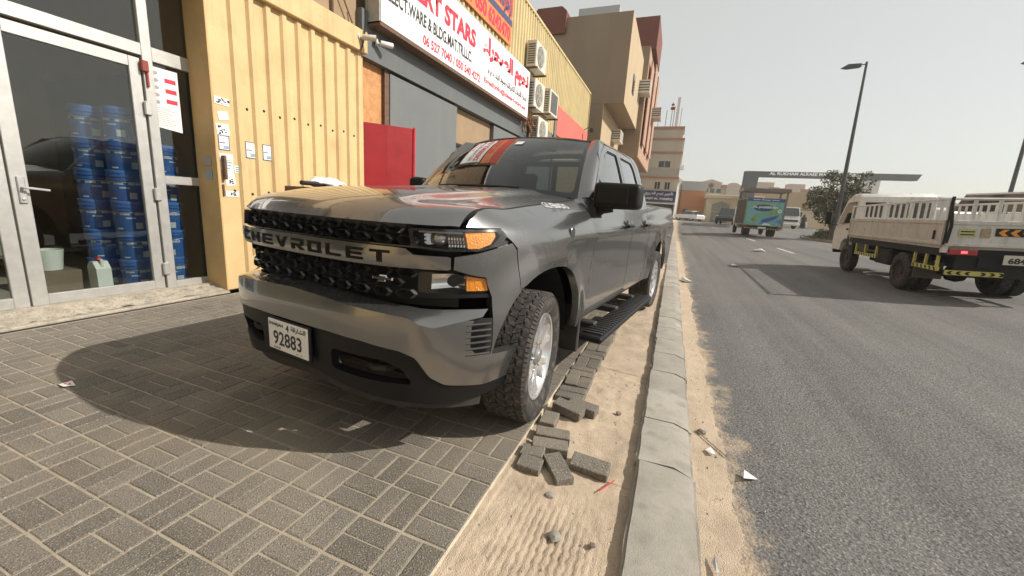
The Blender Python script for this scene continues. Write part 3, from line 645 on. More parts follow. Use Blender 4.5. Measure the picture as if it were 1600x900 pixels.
# poster on the side light
po = root('poster', (-5.543, 3.02, 1.93), 'white price poster with red boxes taped inside the side window', 'poster')
MB().add([(0, -.10, .63), (0, .155, .63), (0, .155, -.03), (0, -.10, -.0)], [(0, 1, 2, 3)]).build('paper', M['white'], po, 0)
mb = MB(); mk = MB(); rr = random.Random(8)
for k in range(3): MB().box2((.001, .02, .49-.11*k), (.002, .13, .535-.11*k)).build('price_box', M['signred'], po, 0)
for k in range(5): mk.prism([(-.07+.03*math.cos(a)*(1+.3*math.sin(3*a+k)), .57-.075*k+.022*math.sin(a)) for a in np.linspace(0, 2*PI, 9)[:-1]], 'X', .001, .002)
for k in range(10): mk.box2((.001, -.09, .205-.02*k), (.002, -.09+rr.uniform(.12, .22), .2095-.02*k))
mk.build('print', mat('poster_print_grey', (.3, .3, .3), .6), po, 0)
# ---------------------------------------------- pails of paint inside
pailm = mat('pail_blue', (.04, .13, .42), .3, var=.15, scale=8, coat=.6); pailw = mat('pail_print', (.55, .58, .62), .5); lidm = mat('pail_lid_blue', (.09, .22, .55), .25)
def pail(loc, rz, label, first=[None]):
    if first[0] is None:
        r = root('paint_pail', (0, 0, 0), label, 'pail', 'stacked blue paint pails')
        MB().lathe([(0, 0), (.135, 0), (.139, .006), (.144, .235), (.151, .237), (.151, .249), (.145, .251), (.145, .275), (.153, .277), (.153, .292), (.147, .294), (.147, .33)], 24).build('body', pailm, r)
        MB().lathe([(.151, .322), (.153, .345), (.140, .350), (.136, .342), (0, .342)], 24).build('lid', lidm, r)
        mb = MB()
        for a0, a1, z0, z1 in ((-1.2, 1.2, .195, .222), (-.25, .35, .155, .168), (.3, .8, .04, .11), (-.9, -.5, .035, .05)):
            n = 8
            for k in range(n):
                if z0 == .195 and k in (1, 4): continue
                a, b = a0+(a1-a0)*k/n, a0+(a1-a0)*(k+1)/n; R = .139+.005*(z0/.235)+.0012; R2 = .139+.005*(z1/.235)+.0012
                mb.quad((R*math.cos(a), R*math.sin(a), z0), (R*math.cos(b), R*math.sin(b), z0), (R2*math.cos(b), R2*math.sin(b), z1), (R2*math.cos(a), R2*math.sin(a), z1))
        mb.build('printed_label', pailw, r, 0)
        MB().tube([(.15*math.cos(a), .15*math.sin(a), .28-.06*math.cos(a/2*1.0+.2)) for a in np.linspace(-1.5, 1.5, 12)], .004, 5).build('wire_handle', M['metal'], r)
        first[0] = r
    else: r = dup_tree(first[0]); r['label'] = label
    r.location = loc; r.rotation_euler = (0, 0, rz); return r
ordn = ['bottom', 'second', 'third', 'fourth', 'fifth', 'top']
rr = random.Random(4)
for (x, y, n, nm) in ((-5.88, 2.725, 6, 'front stack behind the door glass'), (-5.87, 3.11, 5, 'stack behind the side window'), (-6.22, 2.60, 6, 'stack set back left of the front one'), (-6.24, 2.93, 5, 'stack at the back behind the front one'), (-6.1, .9, 3, 'stack behind the left door leaf')):
    for k in range(n):
        pail((x+rr.gauss(0, .01), y+rr.gauss(0, .01), .062+k*.335), rr.gauss(-.45, .35), f'blue paint pail, {ordn[k] if k < n-1 else "top"} of the {nm}')
jg = root('plastic_jug', (-5.98, 2.43, .06), 'white plastic jug with red cap on the shop floor', 'jug')
MB().prism([(-.09, 0), (.09, 0), (.09, .26), (.03, .34), (-.03, .34), (-.09, .28)], 'Y', -.065, .065).build('body', M['white'], jg); MB().lathe([(0, .385), (.025, .385), (.027, .34)], 12).build('cap', M['signred'], jg)
MB().tube([(.07, 0, .27), (.06, 0, .36), (-.0, 0, .36)], .014, 8).build('grip', M['white'], jg)
wb = root('white_bucket', (-6.3, 2.15, .3), 'small white bucket on a low box behind the jug', 'bucket'); MB().lathe([(0, 0), (.10, 0), (.125, .22), (.118, .22), (.095, .01), (0, .01)], 20).build('body', M['white'], wb); MB().tube([(.12*math.cos(a), .12*math.sin(a), .2) for a in np.linspace(0, PI, 9)], .004, 5).build('wire_handle', M['metal'], wb)
sh = root('shop_shelf', (-7.6, 1.9, .06), 'dim shelf of boxed stock at the back of the shop', 'shelf')
for z in (.25, .7, 1.2, 1.7, 2.2): MB().box2((-.25, -1.2, z), (.25, .5, z+.03)).build('shelf_board', M['rust'], sh, 0)
for y in (-1.2, .5): MB().box2((-.25, y-.02, 0), (.25, y+.02, 2.5)).build('upright', M['rust'], sh, 0)
rr = random.Random(12); stock = [mat('stock_a', (.2, .14, .1), .7), mat('stock_b', (.12, .16, .2), .7), mat('stock_c', (.3, .28, .24), .7)]
mb = MB()
for z in (.28, .73, 1.23, 1.73):
    y = -1.1
    while y < .35:
        w = rr.uniform(.1, .3); mb.box2((-.2, y, z), (.2, y+w*.9, z+rr.uniform(.12, .38)), 0, rr.randrange(3)); y += w
tag(mb.build('boxed_stock', stock, sh, 0), kind='stuff')
lw_ = root('low_box', (-6.3, 2.15, .06), 'low dark carton under the white bucket', 'carton'); MB().box2((-.2, -.18, 0), (.2, .18, .24), .006).build('carton', stock[0], lw_, 0)
bl = mat('display_blue', (.02, .22, .55), .4)
for z, yy, lab in ((2.12, 3.2, 'upper'), (1.86, 3.22, 'lower')): tag(MB().box2((-6.2, yy-.12, z+.0), (-6.05, yy+.12, z+.06), .01).build('blue_box', bl), f'{lab} bright blue box on the pails behind the side window', 'box')
# clutter on the far side of the bonnet
ct = root('pile_of_cloth', (-4.75, 4.55, 0), 'pale crumpled cloth bundle heaped on a stand behind the bonnet', 'bundle')
mb = MB(); bmn = bmesh.new(); bmesh.ops.create_icosphere(bmn, subdivisions=4, radius=.2)
for v in bmn.verts: v.co = Vector((v.co.x*.9, v.co.y*1.5, v.co.z*.35+1.45))+v.co.normalized()*.05*noise.noise(v.co*14)
bmn.verts.index_update(); mb.add([v.co for v in bmn.verts], [tuple(v.index for v in f.verts) for f in bmn.faces]); bmn.free(); mb.build('cloth', M['white'], ct, 60)
MB().box2((-.25, -.5, 0), (.2, .5, 1.38), .01).build('stand', M['rust'], ct)
tag(MB().tube([(-4.62, 4.0, 1.43), (-4.7, 4.75, 1.43)], .03, 12).build('black_pipe', M['black']), 'black pipe end lying on the stand behind the bonnet', 'pipe')

# the street goes on behind the camera: more of the same building plus an unseen tall block added to darken reflections and sky fill
V, F = ribbed(-20, -4.05, 0, 7.5, -5.2, .235, -19.9, .07, .03, .04); W(MB().add(V, F), 'ribbed_cladding', M['cream'], sb, 20); W(MB().box2((-16, -20, 0), (-5.25, -4.06, 7.4)), 'wall', M['brownwall'], sb, 0)
fw = root('added_warehouse', (4, -30, -.3), 'tall tan warehouse added unseen behind the camera to darken the bonnet and bumper reflections', 'building')
W(MB().box2((-16, -38, -.5), (18, -21, 13.0)), 'wall', mat('added_warehouse_tan', (.20, .165, .125), .85, var=.15, scale=.4), fw, 0)
for k in range(6): W(MB().box2((-12+k*4.4, -21, 0), (-9.2+k*4.4, -20.9, 3.4)), 'shutter', M['greylt'], fw, 0)
# ------------------------------------------------------------------ the parked pick-up (local axes: x forward, y to its left, z up)
tk = tag(empty('pickup_truck', (-1.62382, 2.37917, 0), -PI/2-.134526), 'grey metallic pick-up truck parked half on the lifted pavers', 'pick-up truck')
def paintmat():
    m = mat('grey_metallic_paint', (.205, .203, .202), .26, metal=.84, var=.05, scale=2.5, coat=.9)
    return m
PAINT = paintmat()
CHR = mat('chrome', (.75, .74, .72), .12, metal=1., var=.03); SIL = mat('silver_alloy', (.66, .66, .66), .28, metal=.7, var=.06, coat=.5)
GLOSSBLK = mat('gloss_black', (.010, .010, .011), .16, var=.2, coat=.4); VAL = mat('black_bumper_plastic', (.0075, .0075, .008), .5, var=.2, scale=12, spec=.3)
AMBER = mat('amber_reflector', (1., .33, .015), .15, var=.12, scale=40, coat=1., bump=.7, bscale=120)
DUSTY = mat('dusty_black', (.035, .032, .029), .75, var=.35, scale=8)
TINT = glass('tinted_windscreen', (.42, .50, .50), .62, 0, 1.5, 1.5); TINT2 = glass('dark_tinted_glass', (.2, .23, .24), .45, 0, 1.5, 2.0); CLEAR = glass('lamp_lens', (.95, .95, .95), .93, 0, 1.5, 1.0)
# plan curve of the nose: |x/A|^n + |y|^n = 1, then straight back along the sides; s is the arc length from the nose centre
NEXP, AREF = 3.2, .93
_t = np.linspace(0, PI/2, 4001); _c = np.cos(_t)**(2/NEXP)*AREF; _sn = np.sin(_t)**(2/NEXP)
_c[-1] = 0; _L = np.concatenate([[0], np.cumsum(np.hypot(np.diff(_c), np.diff(_sn)))]); SMAX = float(_L[-1])
def s_of_y(y): return float(np.interp(abs(y), _sn, _L))*(1 if y >= 0 else -1)
def s_of_x(x): return SMAX-x if x <= 0 else float(np.interp(-x/1.0, -_c, _L))
WZ = [(.2, .92), (.36, .94), (.50, .962), (.62, .978), (.74, .986), (.84, .985), (.95, .991), (1.05, .999), (1.12, 1.0), (1.17, .990), (1.23, .968), (1.30, .950), (1.39, .928), (1.48, .900), (1.62, .853), (1.75, .808), (1.86, .766), (1.92, .735), (1.97, .66), (2.05, .60)]
_wz = np.array(WZ)
def smooth(a, b, x): t = min(1, max(0, (x-a)/(b-a))); return t*t*(3-2*t)
XR = -3.745
def xedge(y): return .895*(1-min(1, abs(y)/.985)**NEXP)**(1/NEXP)
def hoodz(x, y):
    d = max(0, xedge(y)-x); ay = abs(y)
    z = 1.203+.112*(1-math.exp(-d/.095)) + .124*min(1, d/1.62)
    z += .024*smooth(.58, .44, ay)*smooth(.05, .45, d) - .048*(ay/.8)**2*smooth(.0, .45, d)
    return z - .012*smooth(.26, .16, ay)*smooth(.3, .9, d)
def yhood(x): return float(np.interp(x, [-.82, -.5, 0, .66], [.792, .802, .814, .838]))
def hood_top(x): return hoodz(min(.66, max(-.82, x)), yhood(x))
def ynose(x): return 1. if x <= 0 else (1-min(1, x/.90)**NEXP)**(1/NEXP)+1e-4
def yside(x, z):
    y = float(np.interp(z, _wz[:, 0], _wz[:, 1]))
    for xa in (0, XR):
        r = math.hypot(x-xa, (z-.42)*1.02); y += .034*(1-smooth(.56, .80, r))*(1-smooth(.95, 1.18, z))
    if x > -.95:                                            # wing top rolls over to the bonnet edge
        zt = hood_top(x); a = zt-.13
        if z > a: y = y+(yhood(x)/ynose(x)-y)*((min(z, zt)-a)/.13)**2.4*smooth(-.98, -.82, x)*smooth(.70, .61, x)
    return y
def mapS(ax=.90, kz=None):
    def f(s, z):
        sg = -1 if s < 0 else 1; a = abs(s)
        if a < SMAX: X = float(np.interp(a, _L, _c))/AREF*(kz(z) if kz else ax); Y = float(np.interp(a, _L, _sn))
        else: X = SMAX-a; Y = 1.0
        return Vector((X, sg*Y*yside(X, z), z))
    return f
def ys(poly): return [(s_of_y(p[0]), *p[1:]) for p in poly]
def xs_(poly): return [(s_of_x(p[0]), *p[1:]) for p in poly]
UP = mapS(.90)
def mirror_y(o, parent=tk):
    c = o.copy(); COL.objects.link(c); c.parent = parent; c.scale = (1, -1, 1)
    for ch in o.children:
        d = ch.copy(); COL.objects.link(d); d.parent = c
    return c
# ---- front bumper (body colour), its lower valance and corner slots
def kb_(z): return .975-.02*smooth(.74, .90, z)-.35*max(0, .62-z)**2
BUMP = mapS(kz=kb_)
half = [(0, .672), (.30, .672), (.50, .660), (.68, .632), (.745, .60), (.80, .50), (.85, .452), (.94, .425), (.992, .43), (.992, .572), (.96, .585), (.918, .60), (.905, .64), (.908, .755), (.915, .770), (.90, .775), (.80, .745), (.745, .765), (.70, .795), (.60, .805), (.48, .815), (.24, .835), (0, .845)]
slot = rounded([(.915, .60), (.955, .585), (.955, .785), (.928, .765)], .02)
bo = rounded(ys(half+[(-y, z) for y, z in half[-2:0:-1]]), .02, 3)
bumper = panel('front_bumper', bo, BUMP, PAINT, tk, (), .035, .05, .008, 45)
# ledge on top of the bumper running back under the lamps
def strip(name, mapA, mapB, pts, m, parent=tk, n=3, smooth_=40):
    mb = MB(); k = len(pts); V = []
    for (sa, za, sb_, zb) in pts:
        A = mapA(sa, za); B = mapB(sb_, zb)
        for i in range(n+1): V.append(A.lerp(B, i/n))
    mb.add(V, [(j*(n+1)+i, j*(n+1)+i+1, (j+1)*(n+1)+i+1, (j+1)*(n+1)+i) for j in range(k-1) for i in range(n)]); return mb.build(name, m, parent, smooth_)
IN = mapS(.855)
lp = [(0, .845), (.24, .835), (.48, .815), (.60, .805), (.70, .795), (.745, .765), (.80, .745), (.90, .775), (.93, .785)]
ledge = lp
for sg in (1, -1):
    strip('bumper_ledge', BUMP, IN, [(sg*s_of_y(y), z, sg*s_of_y(y*.99), max(z+.022, .815 if y > .66 else 0)) for y, z in lp], PAINT)
val = [(0, .668), (.30, .668), (.50, .656), (.675, .628), (.735, .598), (.79, .496), (.84, .448), (.94, .420), (.985, .42), (.985, .385), (.95, .36), (.80, .345), (.45, .385), (.2, .43), (0, .44)]
vo = ys(val+[(-y, z) for y, z in val[-2:0:-1]])
hole = [(.30, .585), (.60, .575), (.69, .535), (.735, .455), (.52, .462), (.30, .478)]; hc = [(-.24, .60), (.24, .60), (.24, .50), (-.24, .50)]
VALM = mapS(kz=lambda z: .962-.22*max(0, .60-z)**1.5)
panel('lower_valance', vo, VALM, VAL, tk, [rounded(ys(hole), .03), rounded(ys([(-y, z) for y, z in hole]), .03)], .035, .05, .006)
panel('air_dam', ys([(-.93, .375), (-.45, .40), (0, .45), (.45, .40), (.93, .375), (.93, .30), (.45, .315), (0, .35), (-.45, .315), (-.93, .30)]), mapS(.88), DUSTY, tk, (), .05, .03)
for sg in (1, -1):
    MB().tube([(.72, sg*.42, .50), (.85, sg*.45, .50), (.865, sg*.50, .505), (.85, sg*.55, .51), (.72, sg*.58, .51)], .018, 8).build('tow_hook', DUSTY, tk)
    g = panel('corner_slot', [(sg*s, z) for s, z in xs_([(.66, .60), (.545, .585), (.54, .77), (.64, .775)])], mapS(.90), mat('slot_black', (.008, .008, .008), .6), tk, (), .04, .01)
    for k in range(6):
        z = .60+.03*k; mb = MB(); pts = [mapS(.965)(sg*s_of_x(x), z) for x in np.linspace(.64, .535, 6)]; mb.tube(pts, .006, 5); mb.build('slot_rib', DUSTY, tk)
    # lower lip of the corner
    mb = MB(); pts = [BUMP(sg*s_of_y(y), .425)+Vector((.0, 0, 0)) for y in np.linspace(.80, .995, 10)]
# ---- plate
pl_ = tag(MB().box2((.972, -.185, .478), (.984, .178, .664), .006).build('plate_holder', VAL, tk), None)
pt = MB().box2((.984, -.168, .492), (.990, .163, .655), .002).build('number_plate', M['signwhite'], tk, 0)
def onplate(n, body, y0, y1, z0, z1, **k): return text(n, body, (.990, y0, z0), y1-y0, z1-z0, (0, 1, 0), (0, 0, 1), M['signblack'], pt, lift=.0012, **k)
onplate('plate_number', '92883', -.125, .115, .520, .598, bold=.018); onplate('plate_emirate', 'SHARJAH', -.158, -.035, .618, .640, bold=.03); onplate('plate_code', '4', -.012, .012, .608, .645, bold=.03)
onplate('plate_arabic', 'الشارقة', .03, .150, .612, .645, bold=.025, arabic=True); onplate('plate_country', 'U.A.E', -.125, -.065, .500, .511, bold=.03); onplate('plate_country_arabic', 'ا.ع.م', .07, .115, .499, .512, bold=.02, arabic=True)
# ---- grille: backing, honeycomb, bar with letters
GB = mapS(.80); GM = mapS(.868)
def gz(z0, z1, yl): return ys([(-yl, z0), (yl, z0), (yl, z1), (-yl, z1)])
panel('grille_backing', gz(.82, 1.215, .82), GB, mat('grille_black', (.006, .006, .006), .7), tk, (), .06, .02)
def honey(name, z0, rows, dz, ylim, dy=.118, parent=tk):
    mb = MB(); t = .0075
    for r in range(rows):
        zc = z0+(r+.5)*dz; y = -ylim+(dy/2 if r % 2 else 0)
        while y < ylim:
            a, b = y+.006, y+dy-.006
            ol = [(a, zc), (a+.022, zc+dz*.46), (b-.022, zc+dz*.46), (b, zc), (b-.022, zc-dz*.46), (a+.022, zc-dz*.46)]
            il = [(a+.02, zc), (a+.034, zc+dz*.22), (b-.034, zc+dz*.22), (b-.02, zc), (b-.034, zc-dz*.22), (a+.034, zc-dz*.22)]
            if a > -.60 and b < .80:
                P = [GM(s_of_y(q[0]), q[1]) for q in ol]; Q = [GM(s_of_y(q[0]), q[1])+Vector((.012, 0, 0)) for q in [((o[0]*.55+i_[0]*.45), (o[1]*.55+i_[1]*.45)) for o, i_ in zip(ol, il)]]
                Rr = [GM(s_of_y(q[0]), q[1])-Vector((.03, 0, 0)) for q in il]
                mb.add(P+Q+Rr, [(i, (i+1) % 6, 6+(i+1) % 6, 6+i) for i in range(6)]+[(6+i, 6+(i+1) % 6, 12+(i+1) % 6, 12+i) for i in range(6)])
            y += dy
    o = mb.build(name, mat('grille_mesh_black', (.028, .028, .029), .28, coat=.6), parent, 25); return tag(o, kind='stuff')
honey('upper_grille_mesh', 1.109, 2, .050, .60); honey('lower_grille_mesh', .862, 3, .050, .60)
barh = [(0, 1.012), (.60, 1.012), (.66, 1.012), (.815, 1.010), (.825, 1.016), (.825, 1.066), (.815, 1.072), (.69, 1.075), (.655, 1.100), (.60, 1.103), (0, 1.106)]
def kbar(z): return .918-.9*(z-1.06)**2*4
bar = panel('grille_bar', ys(barh+[(-y, z) for y, z in barh[-2:0:-1]]), mapS(kz=kbar), PAINT, tk, (), .03, .06, .006, 45)
fr_ = mapS(.885)
for sg in (1, -1):
    pass
panel('grille_surround', ys([(-.70, 1.104), (.70, 1.104), (.70, 1.112), (-.70, 1.112)]), mapS(.89), GLOSSBLK, tk, (), .03, .05)
LET = {'C': [[(0, 0), (1, 0), (1, .30), (.74, .30), (.74, .22), (.26, .22), (.26, .78), (.74, .78), (.74, .70), (1, .70), (1, 1), (0, 1)]],
 'H': [[(0, 0), (.26, 0), (.26, .39), (.74, .39), (.74, 0), (1, 0), (1, 1), (.74, 1), (.74, .61), (.26, .61), (.26, 1), (0, 1)]],
 'E': [[(0, 0), (1, 0), (1, .22), (.26, .22), (.26, .39), (.95, .39), (.95, .61), (.26, .61), (.26, .78), (1, .78), (1, 1), (0, 1)]],
 'V': [[(.38, 0), (.62, 0), (1, 1), (.72, 1), (.5, .38), (.28, 1), (0, 1)]],
 'R': [[(0, 0), (.26, 0), (.26, .32), (.42, .32), (.72, 0), (1, 0), (1, .08), (.74, .34), (1, .40), (1, 1), (0, 1), (0, .78), (.74, .78), (.74, .54), (0, .54)]],
 'O': [[(0, 0), (.499, 0), (.499, .22), (.26, .22), (.26, .78), (.499, .78), (.499, 1), (0, 1)], [(.501, 0), (1, 0), (1, 1), (.501, 1), (.501, .78), (.74, .78), (.74, .22), (.501, .22)]],
 'L': [[(0, 0), (1, 0), (1, .22), (.26, .22), (.26, 1), (0, 1)]], 'T': [[(.37, 0), (.63, 0), (.63, .78), (1, .78), (1, 1), (0, 1), (0, .78), (.37, .78)]]}
LB = mapS(kz=kbar); yy = -.585; wl_ = .100; gp_ = (1.175-9*wl_)/8
for ch in 'CHEVROLET':
    mb = MB()
    for poly in LET[ch]:
        o2 = [(s_of_y(yy+px*wl_), 1.030+py*.056) for px, py in poly]
        V2, F2 = tri_domain(o2, (), .03); mb.add([LB(u, v)+Vector((.0025, 0, 0)) for u, v in V2], F2)
    mb.build('letter', mat('letter_black', (.006, .006, .006), .6, spec=.2), bar, 0); yy += wl_+gp_
# bow-tie badge on the lower mesh (driver's side)
def bow(sc): return [(-1, -.22), (-.38, -.22), (-.42, -.45), (.30, -.45), (.34, -.22), (1, -.22), (1.05, .22), (.42, .22), (.46, .45), (-.26, .45), (-.30, .22), (-.95, .22)] if sc else None
bw = MB()
bp_ = [(.54+.052*u*1.0, .951+.036*v) for u, v in bow(1)]; bi_ = [(.54+.052*u*.86, .951+.036*v*.66) for u, v in bow(1)]
BM = mapS(.895); P = [BM(s_of_y(y), z) for y, z in bp_]; Q = [BM(s_of_y(y), z)+Vector((.004, .001, 0)) for y, z in bi_]
bw.add(P+Q, [(i, (i+1) % 12, 12+(i+1) % 12, 12+i) for i in range(12)]); bt = bw.build('bowtie_emblem', CHR, tk, 0)
MB().add([q-Vector((.002, 0, 0)) for q in Q], [tuple(range(12))]).build('emblem_fill', GLOSSBLK, bt, 0)
# ---- lamps
def lamp_side(sg):
    def sy(poly): return [(sg*s_of_y(y), z) for y, z in poly]
    # upper lamp
    hl = [(.672, 1.108), (.668, 1.192), (.80, 1.194), (.90, 1.197), (.958, 1.202), (.965, 1.17), (.95, 1.125), (.90, 1.098), (.80, 1.095)]
    h = panel('headlight', rounded(sy(hl), .012), mapS(.80), mat('lamp_housing', (.030, .030, .031), .25, var=.2), tk, (), .04, .01)
    rim = panel('lamp_rim', rounded(sy(hl), .012), mapS(.903), GLOSSBLK, h, [rounded(sy([(.686, 1.116), (.684, 1.182), (.80, 1.184), (.90, 1.187), (.947, 1.190), (.950, 1.165), (.935, 1.128), (.895, 1.106), (.80, 1.104)]), .012)], .03, .09, .003)
    panel('lens', rounded(sy(hl), .012), mapS(.905), CLEAR, h, (), .03, 0)
    am = panel('amber_indicator', rounded(sy([(.862, 1.108), (.860, 1.183), (.938, 1.187), (.937, 1.165), (.925, 1.132), (.895, 1.110)]), .006), mapS(.875), AMBER, h, (), .02, .06)
    c = mapS(.80)(sg*s_of_y(.745), 1.148)
    mb = MB(); mb.lathe([(.0, .055), (.020, .050), (.033, .035), (.036, .01), (.036, -.01)], 20, 'X', tuple(c)); mb.build('projector', mat('lamp_glass_bulb', (.30, .30, .30), .05, metal=.6, var=.05, coat=1), h)
    mb = MB()
    for k in range(7):
        y0 = .79+.009*k
        for j in range(4):
            z0 = 1.115+.018*j; a = mapS(.84-.01*k*.3)(sg*s_of_y(y0), z0); mb.box(a, (.012, .007, .013), Matrix.Rotation(.7*sg, 3, 'Z') @ Matrix.Rotation(.4*(j-1.5), 3, 'Y'))
    tag(mb.build('reflector_facet', CHR, h, 0), kind='stuff')
    mb = MB(); A = [mapS(.86)(sg*s_of_y(.705+.0*i), 1.12+.011*i) for i in range(6)]; B_ = [mapS(.82)(sg*s_of_y(.735), 1.12+.011*i) for i in range(6)]; mb.add(A+B_, [(i, i+1, 7+i, 6+i) for i in range(5)]); mb.build('inner_reflector', mat('smoked_chrome', (.35, .35, .36), .15, metal=1), h, 60)
    mb = MB(); A = [mapS(.868)(sg*s_of_y(y), 1.178) for y in np.linspace(.69, .85, 8)]; mb.tube(A, .0045, 5); mb.build('light_strip', mat('lamp_strip', (.5, .5, .5), .3), h)
    mb = MB()
    for k in range(4): mb.tube([mapS(.86)(sg*s_of_y(y), 1.122+.016*k) for y in (.69, .712)], .004, 5)
    tag(mb.build('vertical_fins', VAL, h), kind='stuff')
    # lower lamp
    l2 = [(.675, .875), (.672, 1.000), (.73, 1.003), (.82, 1.000), (.925, .972), (.930, .872), (.80, .868)]
    g = panel('lower_lamp', rounded(sy(l2), .01), mapS(.77), mat('lamp_housing', (0, 0, 0)), tk, (), .04, .02)
    panel('lens', rounded(sy([(.69, .895), (.688, .992), (.73, .995), (.82, .990), (.915, .966), (.92, .895)]), .01), mapS(.868), CLEAR, g, (), .04, 0)
    panel('amber_reflector', rounded(sy([(.862, .905), (.858, .978), (.915, .962), (.92, .905)]), .006), mapS(.852), AMBER, g, (), .02, .04)
    mb = MB(); k = 7
    A = [mapS(.85)(sg*s_of_y(.735), .912+.072*i/k) for i in range(k+1)]; B_ = [mapS(.80)(sg*s_of_y(.80), .918+.066*i/k) for i in range(k+1)]; C_ = [mapS(.852)(sg*s_of_y(.855), .918+.06*i/k) for i in range(k+1)]
    for i in range(k+1): B_[i] += Vector((-.03*math.sin(PI*i/k), 0, 0))
    mb.add(A+B_+C_, [(i, i+1, k+2+i, k+1+i) for i in range(k)]+[(k+1+i, k+2+i, 2*k+3+i, 2*k+2+i) for i in range(k)]); mb.build('reflector_bowl', CHR, g, 60)
    panel('lamp_shelf', sy([(.675, .872), (.675, .890), (.925, .890), (.925, .872)]), mapS(.86), VAL, g, (), .04, .08)
    # wrap of body colour below the upper lamp, seam to the wheel arch
    return h
for sg in (1, -1): lamp_side(sg)
# ---- corner cover: under the headlamp round to the wheel arch
def arch(xa, r, z0, a0, a1, n=18, p=2.5):
    out = []
    for t in np.linspace(a0, a1, n):
        c, s = math.cos(t), math.sin(t); out.append((xa+r*math.copysign(abs(c)**(2/p), c), .40+r*1.04*math.copysign(abs(s)**(2/p), s)))
    return out
RA = .555
ar_front = arch(0, RA, 0, 0, PI, 28)
cc = [(s_of_y(.832), 1.012), (s_of_y(.832), 1.070), (s_of_y(.90), 1.088), (s_of_y(.952), 1.118), (s_of_x(.435), 1.135), (s_of_x(.40), 1.10)]
seam_end = [q for q in ar_front if q[1] > .80 and q[0] > 0][-1]
acurve = [q for q in ar_front if q[0] > .34 and q[1] > .50]
acurve = sorted(acurve, key=lambda q: -q[1])
cc += [(s_of_x(x), z) for x, z in acurve]+[(s_of_x(.545), .60), (s_of_x(.548), .872), (s_of_y(.925), .972), (s_of_y(.88), .99)]
corner = panel('corner_cover', cc, mapS(.905), PAINT, tk, (), .035, .06, .006, 45); mirror_y(corner)
# ---- wing
top = [(x, hood_top(x)-.003) for x in np.linspace(.635, -.80, 22)]
acw = sorted([q for q in ar_front if not (q[0] > .34 and q[1] < acurve[0][1]+.001)], key=lambda q: -q[0])
wingp = [(s_of_x(.435), 1.143), (s_of_y(.962), 1.17), (s_of_y(.957), 1.205), (s_of_y(.90), 1.205), (s_of_y(.875), 1.206)]+[(s_of_x(x), z) for x, z in top]+[(s_of_x(-.90), 1.415), (s_of_x(-.94), 1.395), (s_of_x(-.83), 1.15), (s_of_x(-.80), .9), (s_of_x(-.795), .47), (s_of_x(-.56), .47)]+[(s_of_x(x), z) for x, z in acw[::-1] if z > .47]+[(s_of_x(acurve[0][0]), acurve[0][1]+.012), (s_of_x(.395), 1.108)]
wing = panel('front_wing', wingp, UP, PAINT, tk, (), .04, .05, .005, 45); mirror_y(wing)
# ---- doors with windows let in, rear quarter, bed
def door(name, op, win):
    o = panel(name, [(s_of_x(x), z) for x, z in op], UP, PAINT, tk, [rounded([(s_of_x(x), z) for x, z in win], .03)], .05, .03, .005, 45)
    panel('window_glass', rounded([(s_of_x(x), z) for x, z in win], .03), UP, TINT2, o, (), .06, 0, off=-.012)
    c = (sum(p[0] for p in win)/len(win), sum(p[1] for p in win)/len(win))
    big = [(c[0]+(x-c[0])*1.0, c[1]+(z-c[1])*1.0) for x, z in win]; small = [(c[0]+(x-c[0])*.965, c[1]+(z-c[1])*.94) for x, z in win]
    panel('window_seal', rounded([(s_of_x(x), z) for x, z in big], .03), UP, VAL, o, [rounded([(s_of_x(x), z) for x, z in small], .03)], .05, .0, off=-.007)
    return o
win1 = [(-.97, 1.405), (-1.93, 1.405), (-1.93, 1.862), (-1.62, 1.862), (-1.44, 1.79), (-1.06, 1.50)]
win2 = [(-2.06, 1.405), (-2.68, 1.415), (-2.60, 1.80), (-2.53, 1.855), (-2.06, 1.862)]
d1 = door('front_door', [(-.79, .49), (-.79, .90), (-.82, 1.15), (-.93, 1.38), (-1.00, 1.49), (-1.38, 1.81), (-1.58, 1.905), (-1.985, 1.912), (-1.985, .49)], win1)
d2 = door('rear_door', [(-1.995, .49), (-1.995, 1.912), (-2.58, 1.905), (-2.69, 1.84), (-2.79, 1.42), (-2.81, 1.25), (-2.81, .49)], win2)
for o, hx in ((d1, -1.80), (d2, -2.62)):
    mb = MB(); y = yside(hx, 1.19)
    mb.tube([(hx+.10, y+.012, 1.19), (hx+.09, y+.042, 1.19), (hx-.09, y+.042, 1.19), (hx-.10, y+.012, 1.19)], .016, 8)
    mb.build('door_handle', VAL, o); MB().lathe([(0, .004), (.05, .003), (.06, 0)], 16, 'Y', (hx, y+.002, 1.188)).build('handle_cup', VAL, o)
mirror_y(d1); mirror_y(d2)
quarter = panel('cab_quarter', [(s_of_x(x), z) for x, z in [(-1.59, 1.918), (-1.39, 1.82), (-1.28, 1.735), (-1.30, 1.80), (-1.46, 1.925), (-1.60, 1.955), (-2.74, 1.95), (-2.85, 1.85), (-2.90, 1.42), (-2.90, .49), (-2.82, .49), (-2.82, 1.25), (-2.80, 1.42), (-2.70, 1.85), (-2.59, 1.914)]], UP, PAINT, tk, (), .045, .03, .004, 50); mirror_y(quarter)
ar_rear = arch(XR, RA, 0, 0, PI, 28)
bedp = [(-2.915, .50)]+[(x, z) for x, z in ar_rear if z > .50]+[(-4.80, .56), (-4.88, .62), (-4.90, 1.35), (-4.90, 1.415), (-2.915, 1.415)]
bed = panel('bed_side', [(s_of_x(x), z) for x, z in bedp], UP, PAINT, tk, (), .05, .05, .006, 45); mirror_y(bed)
strip_ = MB().box2((-4.9, -.925, 1.40), (-2.915, -.80, 1.42), .008).box2((-4.9, .80, 1.40), (-2.915, .925, 1.42), .008); strip_.build('bed_rail', PAINT, tk)
